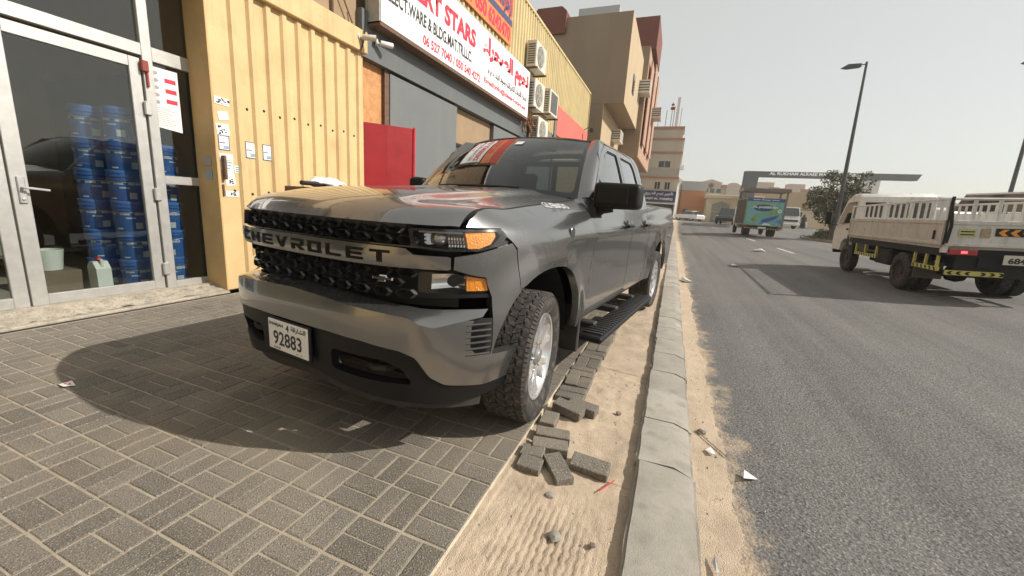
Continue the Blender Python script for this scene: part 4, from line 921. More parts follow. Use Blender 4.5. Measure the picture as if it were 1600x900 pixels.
MB().box2((-4.93, -.84, .60), (-4.885, .84, 1.41), .02).build('tailgate', PAINT, tk); MB().box2((-5.06, -.96, .50), (-4.90, .96, .66), .03).build('rear_bumper', CHR, tk); MB().box2((-4.88, -.8, .75), (-2.93, .8, .78)).build('bed_floor', DUSTY, tk, 0)
# ---- bonnet
he = [(xedge(y)-.004, y) for y in np.linspace(-.833, .833, 33)]
hoodp = [(x, y) for x, y in he]+[(x, yhood(x)-.005) for x in np.linspace(.55, -.82, 12)]+[ (-.80, .70), (-.72, .4), (-.69, 0), (-.72, -.4), (-.80, -.70), ]+[(x, -yhood(x)+.005) for x in np.linspace(-.82, .55, 12)]
panel('bonnet', hoodp, lambda x, y: Vector((x, y, hoodz(x, y))), PAINT, tk, (), .035, .035, .006, 50)
# ---- windscreen, roof, pillars
def ws(u, v):                                               # u -1..1 across, v 0 bottom..1 top
    b = Vector((-.70-.17*abs(u)**2.2, .80*u, 1.395+.03*(1-u*u))); t = Vector((-1.42-.09*abs(u)**2.2, .635*u, 1.922+.036*(1-u*u)))
    p = b.lerp(t, v); n_ = Vector((.62, 0, .78)); return p+n_*.035*4*v*(1-v)
scr = panel('windscreen', [(-1, 0), (1, 0), (1, 1), (-1, 1)], ws, TINT, tk, (), .09, 0)
panel('screen_border', [(-1, 0), (1, 0), (1, 1), (-1, 1)], lambda u, v: ws(u, v)-Vector((.004, 0, .004)), GLOSSBLK, scr, [rounded([(-.955, .07), (.955, .07), (.95, .955), (-.95, .955)], .06)], .06, 0)
def apillar(sg):
    mb = MB(); V = []; n = 14; m = 4
    for i in range(n+1):
        t = i/n; a = ws(1, t); zb = a.z; xb = -.94+(-1.42+.94)*t**.9; zs = 1.40+(1.915-1.40)*t
        b = Vector((xb-.03, yside(xb, zs)*1.0, zs))
        for j in range(m+1):
            q = j/m; p = a.lerp(b, q); k = 4*q*(1-q); p += Vector((.022, .020, .016))*k; V.append(Vector((p.x, sg*p.y, p.z)))
    mb.add(V, [(i*(m+1)+j, i*(m+1)+j+1, (i+1)*(m+1)+j+1, (i+1)*(m+1)+j) for i in range(n) for j in range(m)]); mb.build('windscreen_pillar', PAINT, tk, 60)
for sg in (1, -1): apillar(sg)
def roofp(x, y):
    t = (x+1.45)/-1.40; return Vector((x, y, 1.965+.022*math.sin(PI*min(1, max(0, .15+.7*t)))-.055*(abs(y)/.70)**3.2-.012*smooth(-1.62, -1.44, x)))
rp2 = [(-1.415-.09*(abs(y)/.635)**2.2, y) for y in np.linspace(-.64, .64, 13)]+[(-1.66, .715), (-2.4, .725), (-2.84, .70), (-2.86, 0), (-2.84, -.70), (-2.4, -.725), (-1.66, -.715)]
panel('roof', rp2, roofp, PAINT, tk, (), .07, .03, .01, 60)
fin = MB().prism([(-1.90, 1.925), (-1.99, 2.03), (-2.045, 2.035), (-2.06, 1.925)], 'Y', -.012, .012); fin.box2((-2.10, -.045, 1.92), (-1.86, .045, 1.945), .012); fin.build('roof_aerial', VAL, tk)
MB().add([(-2.885, -.90, 1.40), (-2.885, .90, 1.40), (-2.80, .72, 1.93), (-2.80, -.72, 1.93), (-2.90, -.93, .5), (-2.90, .93, .5)], [(0, 1, 5, 4)]).build('cab_back', PAINT, tk, 0)
bw_ = MB().add([(-2.883, -.88, 1.40), (-2.883, .88, 1.40), (-2.81, .71, 1.92), (-2.81, -.71, 1.92)], [(0, 1, 2, 3)]).build('rear_window', glass('rear_glass', (.8, .85, .82), .55), tk, 0)
mb = MB()
for a, b in (((-2.886, -.9, 1.36), (-2.80, -.70, 1.88)), ((-2.886, .9, 1.36), (-2.80, .70, 1.88)), ((-2.80, -.7, 1.87), (-2.80, .7, 1.87)), ((-2.86, -.30, 1.40), (-2.81, -.27, 1.86)), ((-2.86, .30, 1.40), (-2.81, .27, 1.86))): mb.tube([a, b], .035, 6)
mb.build('rear_window_frame', VAL, bw_)
# ---- cabin
seatm = mat('seat_cloth', (.022, .022, .024), .85, var=.3, scale=30)
MB().box2((-2.82, -.86, .45), (-.95, .86, .62)).build('cabin_floor', DUSTY, tk, 0)
mb = MB(); mb.prism([(-.88, 1.37), (-1.25, 1.37), (-1.33, 1.28), (-1.30, .9), (-.9, .6)], 'Y', -.84, .84); mb.build('dashboard', seatm, tk, 30)
for sy_ in (-.40, .40):
    st = empty('front_seat', (-1.85, sy_, .6)); st.parent = tk
    MB().box2((-.25, -.24, 0), (.3, .24, .28), .06).build('seat_cushion', seatm, st); mb = MB(); mb.box((-.30, 0, .52), (.16, .48, .66), Matrix.Rotation(-.2, 3, 'Y'), .05); mb.build('seat_back', seatm, st); MB().box((-.42, 0, 1.0), (.10, .27, .19), Matrix.Rotation(-.2, 3, 'Y'), .04).build('headrest', seatm, st)
MB().box2((-2.78, -.75, .6), (-2.62, .75, 1.35), .05).build('rear_seat', seatm, tk)
mb = MB(); wc = Vector((-1.36, .40, 1.22)); R_ = Matrix.Rotation(-1.1, 3, 'Y')
ring = [wc+R_ @ Vector((.19*math.cos(a), .19*math.sin(a), 0)) for a in np.linspace(0, 2*PI, 25)]; mb.tube(ring, .016, 8); mb.tube([wc-R_ @ Vector((.19, 0, 0)), wc+R_ @ Vector((.19, 0, 0))], .015, 6); mb.build('steering_wheel', seatm, tk)
MB().box((-1.50, 0, 1.76), (.03, .26, .07), None, .012).build('rear_view_mirror', VAL, tk)
for nm, y in (('windscreen_sticker', .10),):
    p = [ws(u, v)+Vector((.004, 0, .005)) for u, v in ((-.02, .80), (.10, .80), (.10, .87), (-.02, .87))]; MB().add(p, [(0, 1, 2, 3)]).build(nm, M['white'], scr, 0)
for sg in (1, -1):
    p = [ws(u, .02+.015*abs(u))+Vector((.02, 0, .02)) for u in np.linspace(.15*sg+.3, .15*sg-.45, 8)]; MB().tube(p, .009, 5).build('wiper', VAL, tk)
# ---- underbody: liners, frame, floor
mb = MB(); mb.box2((-4.85, -.55, .42), (.70, .55, .62)); mb.box2((-.62, -.90, .44), (-2.9, .90, .50)); mb.box2((-4.85, -.80, .62), (-2.95, .80, .74)); mb.box2((.1, -.60, .6), (.72, .60, 1.10)); mb.box2((-.6, -.6, .6), (.1, .6, 1.15)); mb.build('chassis', mat('underbody_black', (.008, .008, .008), .9), tk, 0)
for xa in (0, XR):
    for sg in (1, -1):
        mb = MB(); n = 20; V = []
        for i in range(n+1):
            a = .0+PI*i/n; V += [Vector((xa+(RA+.03)*math.cos(a), sg*.90, .42+(RA+.05)*math.sin(a))), Vector((xa+(RA+.03)*math.cos(a), sg*.58, .42+(RA+.05)*math.sin(a)))]
        mb.add(V, [(2*i, 2*i+1, 2*i+3, 2*i+2) for i in range(n)]); mb.add([(xa-.6, sg*.585, .35), (xa+.6, sg*.585, .35), (xa+.6, sg*.585, 1.05), (xa-.6, sg*.585, 1.05)], [(0, 1, 2, 3)])
        mb.build('wheel_liner', mat('underbody_black', (0, 0, 0)), tk, 0)
for sg in (1, -1): MB().box2((-.70, sg*.70, .24), (-.66, sg*.985, .62), .008).build('mud_flap', DUSTY, tk)
for xa in (0, XR): MB().tube([(xa, -.75, .41), (xa, .75, .41)], .05, 8).build('axle', DUSTY, tk)
# ---- wheels
def wheel(xa, side, steer=0., first=[None]):
    if first[0] is None:
        w = empty('wheel'); w.parent = tk
        R, hw = .405, .132; N = 92
        prof = [(.262, -.10), (.285, -.118), (.33, -.136), (.372, -.135), (.392, -.122), (.398, -.10), (.399, 0), (.398, .10), (.392, .122), (.372, .135), (.33, .136), (.285, .118), (.262, .10)]
        MB().lathe(prof, 72, 'Y').build('tyre', M['rubber'], w, 50)
        mb = MB()
        rows = [(-.116, -.078), (-.070, -.030), (-.022, .022), (.030, .070), (.078, .116)]
        for ri, (a, b) in enumerate(rows):
            for k in range(N):
                t0 = 2*PI*(k+.03+.5*(ri % 2))/N; t1 = 2*PI*(k+.96+.5*(ri % 2))/N; zz = .004*(1 if k % 2 else -1); tilt = .25*2*PI/N*(1 if ri % 2 else -1)
                edge = ri in (0, 4); P_ = []
                for r_2 in (.398, .4052):
                    for (y, tt, rr2) in ((a+zz*(ri != 0), t0+tilt, 0), (b+zz*(ri != 4), t0-tilt, 0), (b+zz*(ri != 4), t1-tilt, 0), (a+zz*(ri != 0), t1+tilt, 0)):
                        rd = r_2-(.004 if (edge and abs(y) > .11 and r_2 > .4) else 0); P_.append((rd*math.sin(tt), y, rd*math.cos(tt)))
                mb.add(P_, [(4, 5, 6, 7), (0, 1, 5, 4), (1, 2, 6, 5), (2, 3, 7, 6), (3, 0, 4, 7)])
            if ri in (0, 4):                                # shoulder lugs running down the sidewall
                for k in range(N):
                    t0 = 2*PI*(k+.1)/N; t1 = 2*PI*(k+.8)/N; sgn = -1 if ri == 0 else 1; P_ = []
                    for r_2, yy_ in ((.402, .118), (.382, .1385), (.378, .134), (.395, .113)):
                        for tt in (t0, t1): P_.append((r_2*math.sin(tt), sgn*yy_, r_2*math.cos(tt)))
                    mb.add(P_, [(0, 1, 3, 2), (2, 3, 5, 4), (0, 2, 4, 6), (1, 3, 5, 7)])
        tag(mb.build('tread', coords_world(mat('tread_rubber', (.050, .046, .041), .9, var=.35, scale=20, bump=.3, speck=[(40, .5, .68, (.17, .145, .115), .5)])), w, 30), kind='stuff')
        rim = MB().lathe([(.262, -.10), (.255, -.10), (.225, -.08), (.225, .06), (.245, .085), (.258, .112), (.268, .116), (.272, .108)], 56, 'Y').build('rim', SIL, w)
        MB().lathe([(.24, -.02), (0, -.02)], 32, 'Y').build('brake_disc', DUSTY, w)
        for k in range(6):
            for half_ in (-1, 1):
                a0 = 2*PI*k/6+half_*.10; a1 = 2*PI*k/6+half_*.225; mb = MB(); V = []
                for r_2, aa, y_, wd in ((.05, a0*1, .082, .030), (.12, a0, .092, .024), (.20, (a0+a1)/2, .095, .021), (.262, a1, .104, .030)):
                    u = Vector((math.sin(aa), 0, math.cos(aa))); tn = Vector((math.cos(aa), 0, -math.sin(aa)))
                    c = u*r_2
                    V += [c-tn*wd+Vector((0, y_-.04, 0)), c-tn*wd*.75+Vector((0, y_, 0)), c+tn*wd*.75+Vector((0, y_, 0)), c+tn*wd+Vector((0, y_-.04, 0))]
                mb.add(V, [(i*4+j, i*4+j+1, (i+1)*4+j+1, (i+1)*4+j) for i in range(3) for j in range(3)]); mb.build('spoke', SIL, rim, 40)
        MB().lathe([(0, .108), (.035, .107), (.042, .10), (.062, .092), (.066, .06)], 24, 'Y').build('hub_cap', mat('hub_grey', (.25, .25, .25), .4, metal=.5), rim)
        mb = MB()
        for k in range(6):
            a = 2*PI*(k+.5)/6; mb.lathe([(0, .098), (.010, .096), (.011, .06)], 8, 'Y', (.085*math.sin(a), 0, .085*math.cos(a)))
        tag(mb.build('wheel_nuts', CHR, rim), kind='stuff')
        first[0] = w
    else: w = dup_tree(first[0], tk)
    w.location = (xa, side*.866, .408); w.rotation_euler = (0, random.uniform(0, 6), steer if side > 0 else PI+steer); return w
wheel(0, 1, .17); wheel(0, -1, .17); wheel(XR, 1); wheel(XR, -1)
# ---- running boards
for sg in (1, -1):
    rbd = empty('running_board', (-1.83, sg*1.03, .345)); rbd.parent = tk
    mb = MB(); mb.box2((-1.02, -.10, -.055), (1.02, .10, -.004), .02); mb.build('board', VAL, rbd)
    mb = MB()
    for k in range(30):
        x = -.95+k*.064; mb.box2((x, -.078, -.004), (x+.034, .078, .009), .004)
    tag(mb.build('tread_rib', mat('step_rib', (.035, .034, .033), .35), rbd, 0), kind='stuff')
    for x in (-.7, 0, .7): MB().box2((x-.05, -.25*sg-.1, -.03), (x+.05, -.05*sg, .03), .01).build('bracket', DUSTY, rbd)
    MB().tube([(-.645, sg*.945, .49), (-1.3, sg*.952, .492), (-2.9, sg*.952, .50)], .014, 6).build('sill_trim', VAL, tk)
# ---- door mirror
def mirror(sg):
    m_ = empty('door_mirror', (-.97, sg*.93, 1.315)); m_.parent = tk
    mb = MB(); bmn = bmesh.new(); bmesh.ops.create_cube(bmn, size=1)
    for v in bmn.verts:
        x, y, z = v.co; v.co = Vector((x*.17-(.02 if y > 0 else 0), y*.345, z*(.20 if y < 0 else .185)+(.0)))
    bmesh.ops.bevel(bmn, geom=list(bmn.edges), offset=.045, segments=4, affect='EDGES', profile=.6)
    bmn.verts.index_update(); mb.add([Vector((v.co.x+.02, sg*(v.co.y+.165), v.co.z+.118)) for v in bmn.verts], [tuple(v.index for v in f.verts) for f in bmn.faces]); bmn.free()
    mb.build('shell', VAL, m_, 50)
    MB().box2((.102, sg*.03, .06), (.112, sg*.26, .18), .012).build('shell_inset', mat('satin_black', (.008, .008, .008), .5, spec=.3), m_)
    mb = MB(); mb.prism([(.16, -.06), (-.06, -.10), (-.05, .05), (.05, .07)], 'Y', sg*-.03, sg*.03); mb.tube([(.02, 0, -.01), (.02, sg*.05, .02), (.01, sg*.12, .045)], [.05, .042, .05], 10); mb.build('stalk', VAL, m_, 40)
    MB().box2((-.085, sg*.03, .04), (-.078, sg*.31, .20), .004).build('mirror_glass', CHR, m_)
    if sg < 0: m_.rotation_euler = (0, 0, -1.30)            # the far mirror is folded back
for sg in (1, -1): mirror(sg)
# ---- wing badge, filler cap, tail lamps
bd = text('wing_badge', 'SILVERADO', (0, 0, 0), .31, .030, (-1, 0, 0), (0, 0, 1), mat('badge_silver', (.8, .8, .8), .25, metal=.3), tk, bold=.03, lift=0)
for v in bd.data.vertices:
    x = v.co.x-.20; z = 1.318+v.co.z; v.co = Vector((x, yside(x, z)+.004, z))
MB().lathe([(0, .003), (.036, .003), (.040, 0)], 18, 'Y', (-.33, yside(-.33, 1.165)+.003, 1.165)).build('wing_emblem', mat('emblem_grey', (.12, .12, .12), .3, metal=.6), tk)
for sg in (1, -1): MB().box2((-4.925, sg*.86, .85), (-4.86, sg*.965, 1.30), .015).build('tail_lamp', mat('tail_red', (.35, .01, .01), .2, coat=1), tk)
# ------------------------------------------------------------------ buildings beyond the shop
M['tan'] = mat('tan_render', (.275, .205, .14), .85, var=.07, scale=.6, bump=.2, bscale=30, streak=((.20, .145, .095), .5, 1.2)); M['tanlit'] = mat('sunlit_tan_render', (.44, .335, .21), .85, var=.07, scale=.6, streak=((.30, .22, .14), .5, 1.5))  # tanlit: the tan render with sunlight put into its colour, for the street faces
M['pink'] = mat('salmon_render', (.40, .24, .17), .85, var=.08, scale=.8); M['maroon'] = mat('maroon_render', (.17, .055, .035), .85, var=.1, scale=.8)
M['winglass'] = mat('far_window_glass', (.03, .045, .045), .08, var=.2, spec=.8)
tb = root('tall_building', (-7, 28, 0), 'tall tan apartment block overhanging the street past the ribbed shop', 'building')
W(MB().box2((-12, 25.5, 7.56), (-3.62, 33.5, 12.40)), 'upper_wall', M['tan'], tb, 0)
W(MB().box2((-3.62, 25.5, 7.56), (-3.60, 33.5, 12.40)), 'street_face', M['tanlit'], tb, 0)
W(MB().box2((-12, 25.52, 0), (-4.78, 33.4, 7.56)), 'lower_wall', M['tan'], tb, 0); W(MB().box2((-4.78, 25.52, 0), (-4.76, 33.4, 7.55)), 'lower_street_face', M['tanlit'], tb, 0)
W(MB().box2((-12, 33.5, 5.55), (-3.25, 46, 13.4)).box2((-12, 33.6, 0), (-4.9, 46, 5.55)), 'rear_block', M['tan'], tb, 0)
W(MB().box2((-3.25, 33.6, 5.6), (-3.23, 46, 13.2)), 'rear_street_face', M['pink'], tb, 0)
for y0, y1, z0, z1, x in ((34.2, 36.2, 6.6, 12.6, -3.0), (38, 40.4, 6.6, 13.6, -3.0), (42, 44, 6.6, 13.8, -3.0)): W(MB().box2((-3.1, y0, z0), (x, y1, z1), .05), 'bay', M['pink'], tb, 0)
W(MB().box2((-6, 35.5, 13.9), (-3.0, 41, 16.2)), 'cornice_block', M['maroon'], tb, 0)
bt_ = [(-9.4, 11.5), (-9.4, 12.75), (-9.25, 12.95), (-7.75, 12.95), (-7.45, 12.7), (-7.45, 11.5)]
W(MB().prism(bt_, 'Y', 25.3, 26.2), 'maroon_parapet', M['maroon'], tb, 0)
W(MB().box2((-6.9, 26, 12.4), (-4.5, 29, 13.0)), 'roof_tank', M['metal'], tb, 0)
for y0, y1, z0, z1 in ((28.4, 29.3, 8.9, 10.0), (36.4, 37.6, 7.2, 9.0), (36.4, 37.6, 10.2, 12), (40.8, 41.8, 7.2, 9.2), (40.8, 41.8, 10.2, 12)):
    x = -3.59 if y0 < 33 else -3.22
    w_ = W(MB().box2((x, y0, z0), (x+.03, y1, z1)), 'window', M['black'], tb, 0); W(MB().box2((x+.03, y0+.06, z0+.06), (x+.035, y1-.06, z1-.06)), 'pane', M['winglass'], w_, 0)
def ac_cage(loc, d, label):
    r = root('air_conditioner_cage', loc, label, 'cage', 'slatted cages on the tall building')
    for k in range(5): MB().box2((0, 0, d[2]*k/5), (d[0], d[1], d[2]*(k+.55)/5)).build('slat', M['acwhite'], r, 0)
    MB().box2((.03, .03, .02), (d[0]-.03, d[1]-.03, d[2]*.9)).build('backing', M['acdark'], r, 0); MB().box2((-.04, -.04, -.06), (d[0]+.02, d[1]+.04, 0)).build('tray', M['acwhite'], r, 0)
ac_cage((-4.76, 29.5, 6.15), (.6, 1.6, .75), 'slatted cage low under the tall building overhang')
ac_cage((-3.59, 32.2, 9.9), (.75, 1.3, .9), 'slatted cage halfway up the tall building front'); ac_cage((-3.0, 39.0, 9.6), (.75, 1.5, .9), 'slatted cage farthest along the tall building front')
# pale three-storey building
wbd = root('pale_building', (-2.4, 50, 0), 'pale three-storey building with salmon bands and aerials on its roof', 'building')
M['pale'] = mat('pale_render', (.56, .52, .44), .8, var=.05, scale=.5, streak=((.40, .36, .29), .5, 1.)); M['paleband'] = mat('salmon_band', (.46, .25, .16), .8)
W(MB().box2((-12, 50, 0), (-.12, 62, 9.7)), 'wall', M['pale'], wbd, 0); W(MB().box2((-.12, 50, 0), (-.08, 62, 9.7)), 'street_face', M['white'], wbd, 0)
for z in (8.1, 9.55, 5.35): W(MB().box2((-12, 49.9, z), (-.0, 62, z+.18)), 'band', M['paleband'], wbd, 0)
W(MB().box2((-12, 49.95, 5.55), (-.10, 50, 6.5)), 'spandrel', mat('pale_spandrel', (.44, .43, .38), .8), wbd, 0)
W(MB().box2((-4.1, 50.3, 9.7), (-.25, 54, 10.9)), 'roof_room', M['pale'], wbd, 0); W(MB().box2((-4.2, 50.2, 10.75), (-.15, 54.1, 11.0)), 'roof_room_band', M['paleband'], wbd, 0)
for x0, x1, z0, z1 in ((-4.6, -3.7, 6.6, 7.35), (-2.45, -1.1, 6.5, 7.3), (-4.5, -3.9, 4.1, 5.0), (-2.6, -1.9, 4.1, 5.0), (-1.5, -.85, 4.1, 5.0)):
    w_ = W(MB().box2((x0, 49.96, z0), (x1, 50, z1)), 'window', M['acwhite'], wbd, 0); W(MB().box2((x0+.06, 49.95, z0+.06), ((x0+x1)/2-.03, 49.96, z1-.06)).box2(((x0+x1)/2+.03, 49.95, z0+.06), (x1-.06, 49.96, z1-.06)), 'pane', M['winglass'], w_, 0)
bs_ = W(MB().box2((-5.2, 49.8, 2.75), (-.12, 49.95, 3.95)), 'sign_board', M['navy'], wbd, 0); l = wbd.location
text('sign_arabic', 'تاجير نجم الطريق', Vector((-3.6, 49.8, 3.35))-l, 3.2, .5, (1, 0, 0), (0, 0, 1), M['signwhite'], bs_, bold=.03, arabic=True); text('sign_latin', 'NAJM AL TAREEQ', Vector((-3.5, 49.8, 2.9))-l, 3.1, .3, (1, 0, 0), (0, 0, 1), M['signwhite'], bs_, bold=.03)
W(MB().box2((-5.2, 49.7, .6), (-.2, 49.95, 2.55)), 'shop_window', M['winglass'], wbd, 0); W(MB().box2((-5.3, 49.2, 2.5), (-.1, 50, 2.62)), 'canopy', M['white'], wbd, 0)
for x, h in ((-3.6, 2.6), (-3.1, 1.2), (-2.3, 2.0), (-1.75, 2.8), (-1.5, 2.4), (-.75, 2.2)): W(MB().tube([(x, 51, 10.9), (x, 51, 10.9+h)], .045, 5), 'aerial', M['metal'], wbd)
W(MB().box2((-1.3, 50.9, 11), (-1.0, 51.2, 14.2)), 'mast', M['white'], wbd, 0); W(MB().box2((-1.95, 50.95, 12.9), (-1.5, 51, 13.2)).box2((-1.9, 50.95, 13.35), (-1.6, 51, 13.55)), 'panel_aerial', M['red'], wbd, 0)
for z in (6.9, 5.3): W(MB().box2((-.1, 55, z), (.35, 56, z+.5)), 'air_unit', M['acwhite'], wbd, 0)
# orange building
og = root('orange_building', (2, 74, .7), 'low orange walled building with grey parapet at the road end', 'building'); M['orangewall'] = mat('orange_render', (.52, .225, .10), .85, var=.06, scale=.5)
W(MB().box2((.3, 74, .3), (4.3, 86, 5.5)), 'wall', M['orangewall'], og, 0); W(MB().box2((.2, 73.9, 5.5), (4.4, 86, 7.0)), 'grey_parapet', M['metal'], og, 0)
W(MB().box2((1.2, 73.6, 2.0), (1.9, 74, 2.5)), 'air_unit', M['acdark'], og, 0); W(MB().box2((3.2, 73.95, .7), (3.9, 74, 2.3)), 'door', M['pale'], og, 0); W(MB().tube([(.55, 73.9, .7), (.55, 73.9, 6.4)], .06, 6), 'drain_pipe', M['rust'], og)
# cream gatehouse
gh = root('cream_gatehouse', (7, 68.5, .7), 'cream gatehouse with double grey doors behind the dark wagon', 'building'); M['creamwall'] = mat('cream_wall', (.60, .49, .33), .8, var=.05, scale=.5)
W(MB().box2((4.45, 68, .3), (11.5, 76, 4.2)), 'wall', M['creamwall'], gh, 0); W(MB().box2((4.2, 67.7, 4.2), (11.7, 76, 4.75), .06), 'cornice', M['creamwall'], gh, 0); W(MB().box2((4.35, 67.85, 3.8), (11.6, 68, 3.95)), 'moulding', M['creamwall'], gh, 0)
W(MB().prism([(4.9, 3.3), (7.7, 3.3), (6.3, 3.75)], 'Y', 67.85, 68), 'gable_trim', mat('gate_grey', (.25, .235, .20), .7), gh, 0)
for x0, x1 in ((5.1, 6.22), (6.30, 7.42)):
    for z0, z1 in ((.75, 2.2), (2.28, 3.2)): W(MB().box2((x0, 67.9, z0), (x1, 67.99, z1)), 'door_panel', mat('gate_grey', (0, 0, 0)), gh, 0)
# canopy and boundary wall
cy_ = root('flat_canopy', (8.2, 48, .66), 'flat brown entrance canopy on posts above the painted van', 'canopy'); W(MB().box2((6.2, 47, 4.2), (10.3, 50.5, 4.5)), 'roof_slab', mat('canopy_brown', (.17, .14, .12), .7), cy_, 0)
for x in (6.4, 10.1):
    for y in (47.3, 50.2): W(MB().box2((x-.07, y-.07, .6), (x+.07, y+.07, 4.2)), 'post', mat('canopy_brown', (0, 0, 0)), cy_, 0)
bw2 = root('boundary_wall', (18, 67, .7), 'long beige boundary wall behind the white lorry and walker', 'wall'); W(MB().box2((12, 67, .3), (46, 67.4, 3.1)), 'wall', M['creamwall'], bw2, 0); W(MB().box2((14.9, 66.9, 3.1), (46, 67.5, 3.25)), 'coping', mat('gate_grey', (0, 0, 0)), bw2, 0)
bb = root('beige_hall', (17, 80, .7), 'plain beige hall behind the boundary wall', 'building'); W(MB().box2((13, 78, .5), (24.5, 90, 6.2)), 'wall', mat('beige_wall', (.42, .33, .23), .8, var=.05, scale=.4), bb, 0)
# row of villas on the skyline
M['villa'] = mat('villa_render', (.46, .40, .33), .85, var=.06, scale=.3); M['villaroof'] = mat('villa_roof_pink', (.36, .20, .16), .8)
vl = [(5.9, 10.9, 'grey gabled villa with a round window, leftmost on the skyline'), (11.2, 17.6, 'pink roofed villa with arched gable left of the gantry'), (17.9, 25.5, 'pink roofed villa seen beneath the left of the gantry'), (25.8, 33.6, 'pink roofed villa with rooftop block under the gantry middle'), (33.9, 44.0, 'pink roofed villa half hidden by the tree')]
for i, (x0, x1, lab) in enumerate(vl):
    y = 126+.35*(x0-6); v = root('villa', ((x0+x1)/2, y, .8), lab, 'villa', 'villas along the skyline'); h = 9.6 if i else 10.6
    W(MB().box2((x0, y, .5), (x1, y+10, h)), 'wall', M['villa'], v, 0)
    if i == 0:
        W(MB().prism([(x0-.2, h), (x1+.2, h), (x1+.2, h+.3), ((x0+x1)/2, h+1.1), (x0-.2, h+.3)], 'Y', y-.2, y+10), 'gable', M['villa'], v, 0); c = ((x0+x1)/2, y-.1, h-.6)
        W(MB().lathe([(.55, -.15), (.8, -.15), (.8, .1), (.55, .1)], 20, 'Y', c, True), 'round_frame', M['villaroof'], v); W(MB().lathe([(0, -.05), (.55, -.05)], 20, 'Y', c), 'round_window', M['winglass'], v)
    else:
        W(MB().prism([(x0, h), (x1, h), (x1, h+.9), (x0, h+.9)], 'Y', y-.3, y+4), 'roof', M['villaroof'], v, 0); cx = x0+(x1-x0)*.45
        W(MB().prism([(cx-1.6, h-2)]+[(cx+1.6*math.cos(a), h+.6+.9*math.sin(a)) for a in np.linspace(PI, 0, 9)]+[(cx+1.6, h-2)], 'Y', y-.6, y+1), 'arched_gable', M['villa'], v, 0)
        if i in (2, 3): W(MB().box2((cx-.6, y+3, h+.9), (cx+3.4, y+7, h+2.4)), 'rooftop_block', M['villa'], v, 0)
    for k in range(3):
        xx = x0+(x1-x0)*(.15+.32*k); w_ = W(MB().box2((xx, y-.05, h-2.6), (xx+1.3, y+.01, h-1.3)), 'window', M['villa'], v, 0); W(MB().box2((xx+.1, y-.09, h-2.5), (xx+1.2, y-.05, h-1.4)), 'pane', M['winglass'], w_, 0)
# gantry with lettering
gm = mat('gantry_grey', (.060, .064, .066), .5, var=.06, scale=.5)
g0 = Vector((8.35, 64.9, 0)); g1 = Vector((30.7, 73.8, 0)); gd = (g1-g0).normalized(); L_g = (g1-g0).length
gn = root('entrance_gantry', (g0.x, g0.y, .7), 'dark grey entrance gantry beam with pale lettering on two columns', 'gantry', rz=math.atan2(gd.y, gd.x))
MB().prism([(0, 6.45), (L_g-.5, 7.35), (L_g, 8.25), (0, 7.2)], 'Y', -.4, .4).build('beam', gm, gn, 0)
MB().prism([(-.1, 0), (1.3, 0), (1.75, 6.5), (0, 6.5)], 'Y', -.38, .38).build('column', gm, gn, 0); MB().prism([(15.9, 0), (18.6, 0), (18.6, 7.1), (15.9, 7.0)], 'Y', -.36, .36).build('column', M['metal'], gn, 0)
te = text('gantry_lettering', 'AL RUKHAM ALRAEE MARBLE TRADING', (3.1, -.41, 6.86), 12.6, .42, (1, 0, .042), (0, 0, 1), M['signwhite'], gn, bold=.03)
# ------------------------------------------------------------------ street lamps
lampm = mat('lamp_post_grey', (.07, .074, .075), .5, metal=.4, var=.08)
def lamp(loc, h, lean, rz, label):
    r = root('street_lamp', loc, label, 'street lamp', 'street lamps along the far side of the road'); r.rotation_euler = (lean[0], lean[1], rz)
    MB().tube([(0, 0, 0), (0, 0, h*.5), (0, 0, h)], [.13, .10, .06], 10).build('pole', lampm, r); MB().box2((-.2, -.2, -.05), (.2, .2, .03), .01).build('base_plate', lampm, r, 0); MB().tube([(0, 0, h-.12), (-.35, 0, h-.18)], .03, 6).build('arm', lampm, r)
    mb = MB(); mb.add([(-.3, -.12, h-.10), (-.3, .12, h-.10), (-1.0, .16, h-.14), (-1.0, -.16, h-.14), (-1.32, .02, h-.34), (-1.32, -.02, h-.34), (-.3, -.12, h-.30), (-.3, .12, h-.30), (-.95, .15, h-.36), (-.95, -.15, h-.36)], [(0, 1, 2, 3), (3, 2, 4, 5), (6, 9, 8, 7), (9, 5, 4, 8), (0, 3, 9, 6), (1, 7, 8, 2), (3, 5, 9), (2, 8, 4), (0, 6, 7, 1)]); mb.build('lamp_head', lampm, r, 30)
lamp((9.55, 31.2, .25), 10.55, (0, -.03, 0), .18, 'tall grey street lamp rising behind the flatbed cab')
lamp((19.3, 35.2, .25), 11.5, (0, -.02, 0), .18, 'grey street lamp post cut off at the right edge of the picture')
# ------------------------------------------------------------------ planted island, tree, shrubs
isl = tag(empty('traffic_island', (13, 34, .24)), kind='structure')
op = [(9.0, 36.2), (8.65, 34.5), (8.8, 32.3), (9.3, 30.6), (10.4, 29.6), (13, 29.2), (24, 30.5), (24, 38.5), (11, 37.4)]
op = rounded(op, 1.0, 5); cen = Vector((13, 34))
k = len(op)
for i in range(k):
    a = Vector(op[i]); b = Vector(op[(i+1) % k]); d = (b-a)
    if d.length < .05: continue
    n2 = Vector((d.y, -d.x)).normalized(); n2 = n2 if n2.dot(cen-a) > 0 else -n2
    for s_ in range(max(1, int(d.length/.8))):
        m_ = max(1, int(d.length/.8)); p = a+d*(s_/m_); q = a+d*((s_+.97)/m_); p2 = p+n2*.16; q2 = q+n2*.16
        MB().add([(v.x-13, v.y-34, z) for z in (-.05, .17) for v in (p, q, q2, p2)], [(0, 1, 2, 3), (4, 5, 6, 7), (0, 1, 5, 4), (1, 2, 6, 5), (2, 3, 7, 6), (3, 0, 4, 7)]).build('kerb_stone', M['kerb'], isl, 0)
